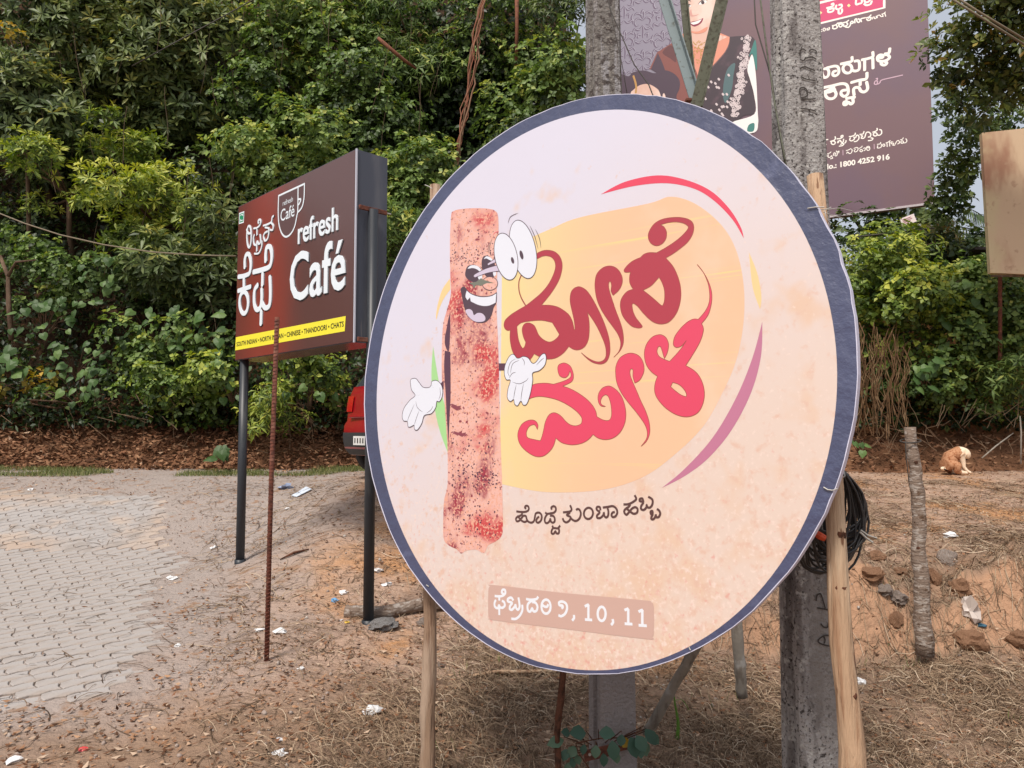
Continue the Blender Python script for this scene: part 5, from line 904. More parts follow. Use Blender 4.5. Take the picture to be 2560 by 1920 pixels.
# standing woman
wm = B('printed_woman', [(1090, 400), (1180, 405), (1370, 480, 1), (1360, 560), (1310, 670), (1200, 800), (1110, 900), (1060, 1000), (900, 1000), (820, 900), (720, 700), (730, 480), (860, 400)], B_sk2, .011)
B('neck', [(860, 300), (1170, 300), (1175, 420), (1340, 480, 1), (1180, 560), (1000, 640), (880, 560), (860, 420)], B_skin, .014, par=wm)
B('face', [(850, -420), (1010, -470), (1160, -400), (1250, -200), (1270, 0), (1200, 140), (1130, 290), (1060, 390), (960, 430), (880, 400), (830, 300), (795, 150), (770, -50), (780, -250)], B_skin, .018, par=wm)
B('lips', [(848, 290, 1), (900, 278), (960, 265), (1030, 235, 1), (1010, 290), (960, 330), (910, 345), (870, 325)], B_lip, .022, par=wm); B('teeth', [(862, 298, 1), (930, 280), (1010, 252, 1), (970, 300), (900, 322)], B_wt, .025, par=wm)
B('nose_shadow', [(870, 120), (850, 185), (880, 215), (940, 205), (970, 185), (935, 195), (890, 195)], B_shade, .022, par=wm)
B('cheek_shadow', [(850, 400), (960, 410), (1080, 350), (1060, 410), (960, 440), (880, 425)], B_sk2, .022, par=wm)
for P in (ell(1020, 35, 56, 22, -.35, 14), ell(840, 80, 34, 16, -.2, 12)): B('eye_white', P, B_wt, .022, par=wm)
for P in (ell(1022, 35, 22, 22, 0, 12), ell(838, 80, 14, 15, 0, 12)): B('iris', P, B_eye, .025, par=wm)
BS('eye_lines', [[(960, 60), (1000, 15), (1050, -5), (1085, 5)], [(815, 70), (840, 58), (868, 70)], [(930, 0), (1000, -70), (1090, -80)], [(800, 30), (830, 0), (870, 20)]], .022, B_eye, .027, wm, taper=2)
B('hair', [(740, -60), (730, -300), (800, -480), (1000, -560), (1200, -480), (1300, -250), (1310, -40), (1262, 0), (1250, -180), (1160, -370), (1010, -440), (870, -400), (800, -260), (780, -60)], B_hair, .021, par=wm)
B('earring', [(1260, 60), (1300, 100), (1300, 150), (1265, 180), (1235, 170), (1245, 110)], B_wt, .024, par=wm); BS('earring_drop', [[(1240, 190), (1225, 240), (1215, 290)]], .03, B_wt, .024, wm)
r = random.Random(8); nk = []
for i in range(90): nk.append([(x, y) for x, y in [(r.uniform(880, 1180), r.uniform(540, 820))]]); a = r.uniform(0, 6.28); nk[-1].append((nk[-1][0][0]+16*math.cos(a), nk[-1][0][1]+16*math.sin(a)))
BS('necklace', [p for p in nk if abs(p[0][0]-1010) < 60+(860-p[0][1])*.45], .02, B_gold, .019, wm)
B('green_sari', [(1370, 480, 1), (1480, 470), (1640, 470), (1700, 520, 1), (1690, 640), (1620, 760), (1610, 900), (1650, 1080), (1695, 1300), (1690, 1470), (1560, 1500), (1400, 1590), (1000, 1590), (990, 1250), (1040, 1080), (1080, 950), (1200, 820), (1310, 690), (1365, 580)], B_dk, .021, par=wm)
B('teal_fold', [(1440, 820), (1420, 980), (1400, 1150), (1330, 1330), (1290, 1280), (1290, 1100), (1340, 900)], q('print_teal_dark', (84, 110, 114)), .024, par=wm); B('teal_sleeve', [(1700, 520), (1720, 620), (1725, 900), (1700, 860), (1665, 700), (1620, 740), (1660, 620)], B_grn, .024, par=wm)
B('sleeve_white', [(1640, 740), (1670, 720), (1700, 880), (1720, 1100), (1735, 1460), (1740, 1600), (1690, 1720), (1400, 1720), (1400, 1590), (1690, 1480), (1690, 1250), (1640, 1050), (1600, 900)], B_wt, .0245, par=wm); B('hem_stripes', [(1620, 1620), (1690, 1600), (1680, 1700), (1600, 1700)], B_grn, .027, par=wm)
lace = []
for i in range(150):
    t = r.random(); cx = np.interp(t, [0, .3, .6, 1], [1590, 1560, 1510, 1420])+r.gauss(0, 28); cy = 470+t*1030; rr = r.uniform(9, 17); lace.append(cl(ell(cx, cy, rr, rr*1.1, 0, 7)))
BS('lace_border', lace, .018, B_lace, .027, wm); BS('sari_sequins', [[(x, y), (x+10, y+12)] for x, y in [(r.uniform(1000, 1400), r.uniform(900, 1500)) for _ in range(26)] if y > 2200-x*1.05], .04, B_lace, .026, wm)
# seated woman's hair, bronze drape
B('bronze_cloth', [(330, 900, 1), (430, 680, 1), (620, 560, 1), (720, 480), (760, 620), (900, 850), (960, 1000), (1000, 1320), (650, 1320), (640, 1100), (520, 920)], B_brn, .0145)
B('bronze_fold', [(350, 900, 1), (440, 690, 1), (500, 820), (540, 960), (450, 960)], B_hair, .0165); B('bronze_fold', [(500, 680), (620, 590), (680, 800), (600, 760)], q('print_brown_fold', (104, 64, 66)), .0165)
sw_ = B('printed_seated_woman', [(-60, 1000), (60, 990), (120, 940), (260, 915), (400, 950), (520, 910), (640, 950), (720, 1040), (720, 1150), (680, 1260), (690, 1500), (-60, 1500)], B_hair, .019); B('forehead', [(85, 1230), (120, 1170), (200, 1110), (300, 1090), (400, 1130), (470, 1220), (490, 1500), (80, 1500)], B_skin, .022, par=sw_); BS('hair_ornament', [[(125, 990), (150, 1070), (160, 1130), (155, 1200)]], .045, B_gold, .024, sw_)
B('ear', [(505, 1225), (525, 1215), (540, 1260), (530, 1300), (500, 1300)], B_skin, .022, par=sw_)
# billboard text
b4 = Bp.view(2030, 0, 10.533); b5 = Bp.view(2030, 110, 8.848); b6 = Bp.view(2040, 310, 8.848); B_crm = q('print_cream', (250, 244, 236)); B_pk = q('print_rose_panel', (212, 72, 118)); B_pk2 = q('print_pinkish_line', (208, 176, 192))
pk = B('rose_panel', [(-430, 745), (1870, 190), (1870, -1600), (-430, -1040)], B_pk, .006, 0, f=b4); B('panel_border', [(-500, 815), (1935, 215), (1935, -1700), (-500, -1100)], B_crm, .004, 0, f=b4)
BS('panel_line', [[(-400, 225), (100, 100), (700, -50)]], .05, B_crm, .009, pk, f=b4)
for P in ([(220, 290), (270, 335), (222, 382), (175, 340)], [(970, 98), (1018, 145), (970, 192), (922, 150)]): B('panel_diamond', P, q('print_pale_yellow', (246, 232, 170)), .009, 0, pk, f=b4)
BS('lettering', [[(400, 210), (480, 190), (560, 150), (560, 95), (520, 110)], [(430, 240), (425, 310), (480, 320), (555, 290), (565, 220), (480, 240)], [(640, 150), (625, 210), (680, 250), (740, 220), (785, 180), (775, 125), (720, 130)], [(700, 290), (705, 350), (755, 360), (790, 310), (790, 250)], [(1165, -40), (1160, 110), (1240, 100), (1310, 70), (1310, -40)], [(1380, -20), (1400, 60), (1480, 50), (1545, -20)], [(1380, 110), (1440, 140), (1540, 110), (1570, 40)]], .038, B_crm, .009, pk, f=b4)
BS('lettering', [[(130, 780), (160, 860), (200, 860), (260, 830)], [(190, 800), (250, 785)], cl(ell(322, 780, 32, 38, 0, 9)), [(385, 765), (460, 725)], [(400, 800), (405, 775), (445, 790), (465, 745)], [(1590, 500), (1600, 460), (1640, 450), (1640, 490), (1690, 480), (1690, 430)], [(1720, 470), (1720, 420), (1780, 400), (1820, 440), (1860, 430)], [(1840, 375), (1900, 350), (1930, 320)], [(1860, 380), (1870, 440)], [(1920, 360), (1940, 430)]], .018, B_crm, .008, f=b4)
BS('lettering', [[(540, 680), (620, 660), (680, 610)], [(552, 710), (550, 750), (610, 760), (670, 720), (650, 680)], cl(ell(752, 655, 46, 56, 0, 9)), [(700, 612), (750, 640), (780, 600)], [(820, 600), (900, 580), (960, 540)], [(832, 640), (840, 690), (900, 680), (940, 640), (920, 605)], [(880, 710), (960, 720), (1010, 660), (1020, 590), (1060, 560), (1090, 600), (1050, 620)], [(1130, 600), (1130, 520), (1170, 500), (1190, 570), (1240, 590), (1260, 520), (1220, 500)], [(1300, 570), (1290, 500), (1400, 470)], [(1440, 470), (1500, 450), (1550, 400)], [(1440, 510), (1480, 540), (1540, 520), (1550, 460), (1490, 480)]], .026, B_crm, .008, f=b4)
BS('headline', [[(60, 580), (200, 540), (215, 460)], [(140, 600), (190, 680), (200, 760), (130, 790)], [(215, 610), (240, 700), (290, 745), (360, 700), (370, 600), (330, 550), (280, 550)], [(330, 530), (500, 490), (580, 520), (590, 640), (530, 700), (465, 690), (470, 620), (520, 600)],
 [(650, 440), (780, 410), (880, 380), (885, 300)], cl(ell(785, 545, 98, 100, 0, 14)), [(885, 580), (960, 600), (1040, 560), (1050, 430), (1020, 375), (955, 380)], [(1115, 350), (1250, 320), (1345, 280), (1345, 190)], [(1165, 380), (1165, 570)], [(1345, 330), (1350, 530)],
 [(1500, 300), (1560, 300), (1565, 255), (1500, 245), (1450, 290), (1460, 360), (1540, 385), (1650, 360), (1715, 300), (1680, 245), (1640, 240)], [(1620, 220), (1700, 200), (1720, 110)], cl(ell(1590, 425, 62, 42, 0, 10))], .054, B_crm, .008, f=b5)
BS('headline', [[(110, 960), (180, 1050), (190, 1180), (140, 1270)], [(255, 965), (430, 930), (640, 880), (760, 900), (800, 1000), (790, 1110), (710, 1160), (645, 1110), (660, 1040), (740, 1020)], [(270, 1060), (360, 1020), (480, 960)], cl(ell(415, 1110, 118, 104, 0, 14)), [(300, 1070), (400, 1060), (500, 1010)],
 [(880, 850), (1060, 800), (1200, 770), (1215, 650)], [(1065, 820), (1065, 900)], [(930, 1120), (920, 1010), (960, 965), (1040, 970), (1080, 1040), (1160, 1060), (1230, 990), (1210, 850)], [(770, 1205), (850, 1190), (935, 1180)], [(900, 1200), (910, 1290), (860, 1330), (800, 1290), (760, 1340), (710, 1340), (710, 1290), (760, 1270)]], .057, B_crm, .008, f=b5)
BS('ornament', [[(1420, 900), (1380, 880), (1400, 820), (1450, 830), (1440, 890), (1500, 860), (1540, 800), (1760, 745), (2000, 690)], [(1420, 770), (1450, 760), (1440, 800)]], .02, B_pk2, .008, f=b5)
BS('lettering', [[(85, 350), (110, 400), (90, 440), (130, 430)], [(160, 360), (215, 350), (260, 345)], [(215, 360), (165, 400), (172, 440), (220, 450), (210, 475), (170, 478)], [(325, 385), (400, 360), (430, 320), (425, 285)], cl(ell(382, 415, 45, 38, 0, 9)), [(470, 330), (540, 320), (590, 290), (595, 255), (560, 260), (555, 290)], [(490, 380), (482, 420), (530, 360), (560, 400), (600, 400), (610, 340)], [(520, 490), (580, 480), (615, 450), (590, 430), (550, 450)], [(665, 370), (660, 400), (640, 420)],
 [(740, 280), (800, 270), (860, 240), (870, 205)], [(760, 310), (745, 350), (780, 375), (820, 360), (850, 330), (840, 290)], [(880, 300), (900, 250), (940, 260), (950, 320), (900, 380), (850, 390)], [(975, 230), (1040, 220), (1060, 170)], [(1000, 260), (1030, 270), (1000, 310), (1040, 320), (1080, 290), (1110, 200), (1160, 180), (1210, 220), (1200, 280), (1160, 290)], [(1160, 370), (1230, 360), (1260, 320), (1220, 310)],
 [(1260, 180), (1320, 160), (1355, 130), (1350, 100)], cl(ell(1310, 230, 42, 36, 0, 9)), [(1350, 240), (1400, 250), (1450, 210), (1445, 140), (1410, 125)]], .023, B_crm, .008, f=b6)
BS('lettering', [[(110, 660), (140, 740), (180, 750), (190, 690), (220, 670), (240, 710), (215, 745)], [(260, 660), (310, 640), (330, 620)], [(270, 680), (270, 730), (310, 740), (340, 700)], [(320, 770), (370, 760), (350, 720)], [(380, 700), (400, 640), (430, 650), (420, 700), (460, 700), (470, 630), (450, 600)], [(470, 620), (510, 600), (500, 640)], [(670, 590), (730, 570), (770, 545)], [(680, 650), (700, 620), (740, 655), (780, 640), (800, 590), (790, 560)], [(845, 540), (900, 520), (930, 540), (920, 590), (870, 620), (845, 590), (870, 560)],
 [(960, 540), (1010, 510), (1020, 490)], cl(ell(1000, 590, 28, 26, 0, 8)), [(1050, 540), (1090, 530), (1085, 580), (1060, 590)], cl(ell(1155, 540, 36, 46, 0, 9)), [(1120, 510), (1160, 530), (1180, 500)], [(1360, 450), (1420, 440), (1430, 410)], [(1365, 480), (1360, 530), (1400, 530), (1440, 510), (1450, 450)], cl(ell(1500, 470, 24, 26, 0, 8)), [(1550, 420), (1600, 400), (1640, 370)], [(1570, 430), (1575, 500)], [(1625, 400), (1630, 490)],
 [(1700, 400), (1660, 400), (1670, 440), (1720, 430), (1700, 470), (1740, 470)], [(1750, 450), (1790, 380), (1830, 370), (1845, 420), (1810, 440)], [(1870, 350), (1910, 340), (1930, 310)], cl(ell(1905, 400, 28, 28, 0, 8)), [(1940, 420), (1990, 410), (2010, 370), (1990, 330)]], .0165, B_crm, .008, f=b6)
BS('divider_line', [[(595, 575), (598, 690)], [(1285, 445), (1290, 555)]], .012, B_pk2, .008, f=b6)
V, Fc = text_on(Bp, b6, 'No.: 1800 4252 916', (152, 1025), (1630, 655), h=.008, weight=.035); [Bp.add('digit', *q, B_crm) for q in islands(V, Fc)]
# tan board at the right edge
tb = empty('tan_board', at(2560, 760, 12.2), 'blank weathered tan board cut off by the right edge', 'board'); P_tan = mat('faded_tan_board', S(206, 180, 150), .6, .4, [((2, 2, .7), S(170, 128, 104), .48, .66), ((1.1, 1.1, .9), S(205, 188, 150), .5, .65), (7, S(182, 150, 124), .58, .7)])
TL, TR_, BLb = at(2455, 332, 11.2), at(2700, 300, 11.0), at(2476, 682, 11.2); V = [TL, at(2700, 306, 11.0), at(2700, 690, 11.0), BLb]; V += [v+Vector((.02, .10, 0)) for v in V]
child('panel', mesh('panel', V, [(0, 3, 2, 1), (4, 5, 6, 7), (0, 1, 5, 4), (1, 2, 6, 5), (2, 3, 7, 6), (3, 0, 4, 7)], P_tan), tb); V, Fc = box(at(2540, 690, 11.2), (.74, .03, .025)); child('lower_rail', mesh('lower_rail', V, Fc, M_trunk), tb)
for px in (2500, 2640): V, Fc = tube([at(px, 900, 12.1), at(px, 500, 11.4)], .03, 8); child('leg', mesh('leg', V, Fc, M_rust), tb)
# little shed roof behind the tan board
V, Fc = join([box(at(2470, 720, 14.6), (1.2, 1.4, .9)), box(at(2466, 648, 14.6), (1.6, 1.8, .06))]); sh = empty('shed', at(2470, 790, 14.6), 'dark low shed half hidden behind the tan board', 'shed'); V, Fc = box(at(2470, 720, 14.6), (1.2, 1.4, .9)); child('wall', mesh('wall', V, Fc, flat('shed_wall', (96, 68, 52), .9)), sh); V, Fc = box(at(2466, 650, 14.5), (1.6, 1.9, .05)); child('roof', mesh('roof', V, Fc, flat('shed_roof', (44, 36, 34), .9)), sh)
# small white notice on a pole
nb = empty('notice_board', at(2272, 760, 12.9), 'small tilted white notice on a thin steel pole under the jewellery billboard', 'notice'); V, Fc = tube([at(2272, 640, 12.9), at(2270, 520, 12.9)], .022, 8); child('pole', mesh('pole', V, Fc, M_galv), nb)
P4 = [at(2250, 547, 12.8), at(2284, 534, 12.8), at(2292, 553, 12.8), at(2257, 567, 12.8)]; V = P4+[v+Vector((0, .02, 0)) for v in P4]; child('plate', mesh('plate', V, [(0, 3, 2, 1), (4, 5, 6, 7), (0, 1, 5, 4), (1, 2, 6, 5), (2, 3, 7, 6), (3, 0, 4, 7)], flat('notice_white', (240, 228, 228))), nb)
ex = P4[1]-P4[0]; ez = P4[3]-P4[0]; parts = []
for i, (a, b) in enumerate(((.12, .75), (.12, .8), (.12, .65), (.1, .5))): s0 = P4[0]+ex*a+ez*(.22+.18*i)+Vector((0, -.004, 0)); parts.append(tube([s0, s0+ex*(b-a)], .004, 4))
child('print_lines', mesh('print_lines', *join(parts), flat('notice_print', (190, 120, 130))), nb)
wires('fence_rail', [[at(2140, 592, 12.7), at(2240, 582, 12.8), at(2335, 570, 12.9)]], .014, M_wireD, 'thin horizontal rail crossing the small notice pole')['category'] = 'rail'
# ---------------- red hatchback parked at the foot of the hill ----------------
th = math.radians(38); hx_ = Vector((math.cos(th), math.sin(th), 0)); ly_ = Vector((-math.sin(th), math.cos(th), 0)); corner = at(842, 1100, 9.9); CLen, CW = 3.75, 1.68
cc = Vector((corner.x, corner.y, 0))+hx_*(CLen/2)-ly_*(CW/2); cz = .92; car = empty('parked_car', Vector((cc.x, cc.y, cz)), 'red hatchback parked behind the café sign, its rear corner showing left of the round sign', 'car')
Wc = lambda x, y, z: Vector((cc.x, cc.y, cz))+hx_*x+ly_*y+Vector((0, 0, z*1.1))
M_car = flat('red_car_paint', (148, 14, 28), .28, .6, coat=.6); M_glass = flat('car_glass', (60, 66, 70), .08, .8); M_tyre = flat('tyre_rubber', (26, 26, 28), .85); M_lamp = flat('tail_lamp_red', (190, 14, 26), .15, .7, coat=.8); M_clear = flat('reverse_lamp', (225, 205, 200), .2, .6); M_plas = flat('bumper_plastic', (48, 48, 50), .6); M_plate = flat('plate_white', (225, 225, 222), .5)
def ring(x0, x1, hw, z, n=0, cr=.24):
    """rounded rectangle in plan"""
    cx0, cx1, cy_ = x0+cr*1.1, x1-cr*1.6, hw-cr; P = []
    for (cx_, sy, a0, rx_) in ((cx1, 1, 0, cr*1.6), (cx0, 1, 90, cr*1.1), (cx0, -1, 180, cr*1.1), (cx1, -1, 270, cr*1.6)):
        for k in range(9):
            a = math.radians(a0+90*k/8); P.append((cx_+rx_*math.cos(a), sy*cy_+cr*math.sin(a)*(1 if True else 1), z))
        if a0 == 90: P += [(x0-.03*(1-(y/cy_)**2), y, z) for y in np.linspace(cy_, -cy_, 10)[1:-1]]
        if a0 == 270: P += [(x1+.05*(1-(y/cy_)**2), y, z) for y in np.linspace(-cy_, cy_, 10)[1:-1]]
    return P
def loft(rings, cap=(True, True)):
    n = len(rings[0]); V = [Wc(*q) for r_ in rings for q in r_]; Fc = [(i*n+k, i*n+(k+1) % n, (i+1)*n+(k+1) % n, (i+1)*n+k) for i in range(len(rings)-1) for k in range(n)]
    if cap[0]: Fc.append(tuple(range(n-1, -1, -1)))
    if cap[1]: Fc.append(tuple(range((len(rings)-1)*n, len(rings)*n)))
    return V, Fc
hl = CLen/2
BR_ = [(-hl+.09, hl-.1, .78, .26), (-hl+.01, hl-.03, .82, .34), (-hl, hl, .84, .48), (-hl+.01, hl-.01, .84, .60), (-hl+.05, hl-.06, .835, .66), (-hl+.06, hl-.12, .835, .80), (-hl+.08, hl-.45, .825, .95), (-hl+.12, hl-1.0, .80, 1.05)]
V, Fc = loft([ring(*q) for q in BR_]); child('body', mesh('body', V, Fc, M_car, True), car)
def patch(zs, sel, off=.010):
    """panel lying just proud of the body between the heights zs where sel(x, y) holds"""
    R_ = []
    for z in zs: q = [np.interp(z, [b_[3] for b_ in BR_], [b_[k] for b_ in BR_]) for k in range(3)]; R_.append(ring(q[0]-off, q[1]+off, q[2]+off, z))
    n = len(R_[0]); V = [Wc(*q) for r_ in R_ for q in r_]; Fc = [(i*n+k, i*n+(k+1) % n, (i+1)*n+(k+1) % n, (i+1)*n+k) for i in range(len(zs)-1) for k in range(n) if sel(*R_[i][k][:2]) and sel(*R_[i][(k+1) % n][:2])]
    u_ = sorted({i for f in Fc for i in f}); mp = {j: i for i, j in enumerate(u_)}; return [V[j] for j in u_], [tuple(mp[i] for i in f) for f in Fc]
V, Fc = loft([ring(-hl+.13, hl-1.02, .79, 1.048), ring(-hl+.28, hl-1.35, .71, 1.26), ring(-hl+.42, hl-1.62, .63, 1.42)], (False, False)); child('window', mesh('window', V, Fc, M_glass, True), car)
V, Fc = loft([ring(-hl+.36, hl-1.58, .65, 1.405), ring(-hl+.46, hl-1.68, .62, 1.47), ring(-hl+.75, hl-1.9, .50, 1.505)]); child('roof', mesh('roof', V, Fc, M_car, True), car)
child('bumper', mesh('bumper', *patch((.265, .32, .40, .47, .52), lambda x, y: x < -hl+.5 and abs(y) < .66), M_plas, True), car)
for s_ in (1, -1):
    lt = child('tail_light', mesh('tail_light', *patch((.76, .82, .88, .94), lambda x, y: x < -hl+.42 and y*s_ > .42, .014), M_lamp, True), car)
    child('reverse_lamp', mesh('reverse_lamp', *patch((.77, .82, .87), lambda x, y: x < -hl+.30 and y*s_ > .70, .018), M_clear, True), lt)
for x in (-hl+.56, hl-.72):
    for s_ in (1, -1):
        c = Wc(x, s_*.76, .30); V, Fc = tube([c-ly_*.09, c-ly_*.08, c+ly_*.08, c+ly_*.09], [.26, .30, .30, .26], 24); wh = child('wheel', mesh('wheel', V, Fc, M_tyre, True), car); V, Fc = tube([c+ly_*s_*.05, c+ly_*s_*.094], [.19, .17], 16); child('rim', mesh('rim', V, Fc, M_galv), wh)
V, Fc = box(Wc(-hl-.052, 0, .43), (.012, .50, .11), [hx_, ly_, Vector((0, 0, 1))]); pt = child('number_plate', mesh('number_plate', V, Fc, M_plate), car)
for i in range(6): child('plate_letter', mesh('plate_letter', *box(Wc(-hl-.060, .20-i*.07, .43), (.004, .022, .06), [hx_, ly_, Vector((0, 0, 1))]), P_blk), pt)
V, Fc = box(Wc(-hl+.02, 0, .70), (.05, 1.0, .03), [hx_, ly_, Vector((0, 0, 1))]); child('boot_crease', bevelled(mesh('boot_crease', V, Fc, M_car), .008), car)

# ---------------- skin-modifier bodies ----------------
def skinned(name, verts, edges, rad, parent, m, sub=2, matfn=None):
    me = bpy.data.meshes.new('sk'); me.from_pydata(verts, edges, []); o = bpy.data.objects.new('sk', me); COL.objects.link(o); o.modifiers.new('s', 'SKIN'); sd = o.modifiers.new('d', 'SUBSURF'); sd.levels = sub; sd.render_levels = sub
    me.skin_vertices[0].data[0].use_root = True
    for i, r_ in enumerate(rad): me.skin_vertices[0].data[i].radius = r_ if isinstance(r_, tuple) else (r_, r_)
    bpy.context.view_layer.update(); dg = bpy.context.evaluated_depsgraph_get(); me2 = bpy.data.meshes.new_from_object(o.evaluated_get(dg)); me2.name = name; bpy.data.objects.remove(o); me2.materials.clear()
    for x in (m if isinstance(m, list) else [m]): me2.materials.append(x)
    for p in me2.polygons:
        p.use_smooth = True
        if matfn: p.material_index = matfn(p.center)
    return me2
M_fur = flat('tan_fur', (182, 136, 104), .95, .05, [(30, S(150, 98, 68), .45, .65)], bump=(120, .6, .004)); M_furw = flat('cream_fur', (236, 214, 188), .9, .1, [(25, S(224, 196, 166), .5, .7)]); M_nose = flat('dog_nose', (40, 32, 30), .5)
dp = at(2393, 1168, 11.7); dz0 = gz(dp.x, dp.y); kS = 11.7/F/6.9125        # metres per zoom pixel
DX = lambda x, y, d=0: (dp.x+(x-1200)*kS, dp.y+d, dz0+(868-y)*kS)
dog = empty('dog', Vector((dp.x, dp.y, dz0)), 'tan and white dog sitting on the bank with its head bowed', 'dog')
vs = [(1030, 730, 0), (1045, 665, 0), (1100, 590, 0), (1165, 520, 0), (1230, 495, 0), (1295, 490, 0), (1335, 515, -.01), (1345, 560, -.02), (1335, 612, -.03),
      (1240, 560, -.05), (1265, 660, -.06), (1275, 750, -.06), (1325, 815, -.07), (1385, 848, -.08), (1250, 560, .06), (1270, 680, .07), (1285, 780, .06), (1330, 855, .05),
      (1075, 700, -.10), (1150, 720, -.13), (1100, 815, -.13), (1200, 835, -.13), (1290, 845, -.13), (1065, 700, .09), (1130, 730, .12), (1100, 815, .12), (1220, 840, .12),
      (960, 790, 0), (900, 765, -.04), (1010, 825, -.08)]
rd = [150, 165, 160, 140, 122, 114, 112, 100, 62, 85, 48, 36, 30, 26, 82, 46, 34, 26, 120, 105, 66, 40, 30, 110, 90, 60, 38, 40, 22, 20]
ed = [(0, 1), (1, 2), (2, 3), (3, 4), (4, 5), (5, 6), (6, 7), (7, 8), (3, 9), (9, 10), (10, 11), (11, 12), (12, 13), (3, 14), (14, 15), (15, 16), (16, 17), (0, 18), (18, 19), (19, 20), (20, 21), (21, 22), (0, 23), (23, 24), (24, 25), (25, 26), (0, 27), (27, 28)]
vv = vs[:29]; me = skinned('body', [DX(*q) for q in vv], ed, [r_*kS*.92 for r_ in rd[:29]], dog, [M_fur, M_furw], 2, lambda c: 1 if ((c.x-dp.x)/kS+1200 > 1215-.15*((dz0-c.z)/kS+868-500) or ((dz0-c.z)/kS+868 > 800 and (c.x-dp.x)/kS+1200 > 1185) or (c.x-dp.x)/kS+1200 < 960 and (dz0-c.z)/kS+868 > 735) else 0)
child('body', me, dog)
for d_ in (-.05, .045):
    a = Vector(DX(1335, 470, d_)); V, Fc = tube([a, a+Vector((-.02, d_*.4, -.035)), a+Vector((-.012, d_*.6, -.085))], [.012, .028, .008], 8); child('ear', mesh('ear', V, Fc, M_furw, True), dog)
V, Fc = tube([Vector(DX(1348, 612, -.03)), Vector(DX(1346, 626, -.03))], [.016, .010], 8); child('nose', mesh('nose', V, Fc, M_nose, True), dog)

# ---------------- logs, posts, sticks ----------------
stake('fence_post', [at(2312, 1640, 6.0), at(2300, 1400, 6.02), at(2291, 1200, 6.05), at(2276, 1068, 6.08)], .064, M_bark, 'rough grey-brown post standing alone on the right slope', 'post', 5, n=18, knots=5, taper=.66)
V, Fc = join([tube([at(2276+26*math.cos(a)*1.0, 1102+5*math.sin(a), 6.08-.05*math.sin(a)-.02) for a in np.linspace(0, 2*math.pi, 17)], .006, 5, False), tube([at(2263, 1102, 6.02), at(2265, 1140, 6.0), at(2272, 1200, 5.98)], .004, 4)]); o = bpy.data.objects.new('wire_band', mesh('wire_band', V, Fc, M_wireD)); lnk(o); tag(o, 'dark wire wound round the top of the grey-brown post', 'wire')
p = Vector(at(906, 1525, Yr)); zc = .055
def lay(px, py, lift=0): q = onground(px, py); return q+Vector((0, 0, lift))
stake('log', [lay(862, 1541, .035), lay(960, 1547, .05), lay(1050, 1530, .06), lay(1125, 1527, .06)], .052, M_bark, 'grey-brown log lying at the foot of the café sign post', 'log', 6, n=16, knots=3, taper=.9)
stake('stick', [lay(1182, 1694, .01), lay(1230, 1691, .03), lay(1300, 1690, .03), lay(1392, 1688, .03)], .0125, M_stake, 'pale stick lying in the straw below the round sign', 'stick', 7, n=12, knots=2, taper=1)
stake('root_stake', [at(1395, 1940, 3.95), at(1393, 1830, 4.0), at(1402, 1750, 4.02), at(1410, 1640, 4.05)], .017, M_root, 'thin dark brown stake under the middle of the round sign', 'stake', 8, n=14, knots=4, taper=1.1)
stake('prop_pole', [at(1616, 1832, 4.35), at(1680, 1722, 4.2), at(1740, 1620, 4.05), at(1775, 1560, 3.95)], .030, M_pale, 'pale grey slanting prop pole right of the left concrete pole', 'prop', 9, n=14, knots=2, taper=.8)
stake('support_post', [at(1856, 1742, 4.95), at(1846, 1640, 4.9), at(1836, 1500, 4.85)], .034, M_pale, 'short greyish support post behind the lower right of the round sign', 'post', 10, n=10, knots=2, taper=1.05)
V, Fc = tube([lay(700, 1402, .012), lay(735, 1390, .03), lay(772, 1376, .012)], [.006, .014, .006], 6); o = bpy.data.objects.new('brown_stick', mesh('brown_stick', V, Fc, M_root, True)); lnk(o); tag(o, 'short dark brown stick between the rusty rod and the café sign post', 'stick')
V, Fc = tube([lay(140, 1700, .006), lay(180, 1704, .012), lay(222, 1710, .006)], .0045, 5); o = bpy.data.objects.new('white_stick', mesh('white_stick', V, Fc, M_wire, True)); lnk(o); tag(o, 'thin whitish stick lying at the near edge of the pavers', 'stick')
# green spiky stalk
sk = empty('green_stalk', lay(1692, 1845), 'single bright green saw-edged stalk right of the prop pole', 'plant'); b = lay(1692, 1850)
M_stalk = mat('green_stalk', (.10, .20, .03), .5, .3)
def ribbon(P, w0, teeth=True):
    V = []; n = len(P)
    for i, p in enumerate(P): w_ = w0*(1-.85*i/n)*(1.25 if teeth and i % 2 else 1); V += [p+Vector((-w_, 0, 0)), p+Vector((0, -w_*.5, 0)), p+Vector((w_, 0, 0))]
    return V, [(3*i+a, 3*i+a+1, 3*i+a+4, 3*i+a+3) for i in range(n-1) for a in (0, 1)]
t_ = at(1689, 1718, b.y-.02); V, Fc = ribbon([b.lerp(t_, k/22)+Vector((.01*math.sin(k*.25), 0, 0)) for k in range(23)], .011); child('blade', mesh('blade', V, Fc, M_stalk), sk)
m_ = b.lerp(t_, .75); V, Fc = ribbon([m_.lerp(at(1722, 1775, b.y), k/8)+Vector((0, 0, .03*math.sin(math.pi*k/8))) for k in range(9)], .006); child('blade', mesh('blade', V, Fc, M_stalk), sk)

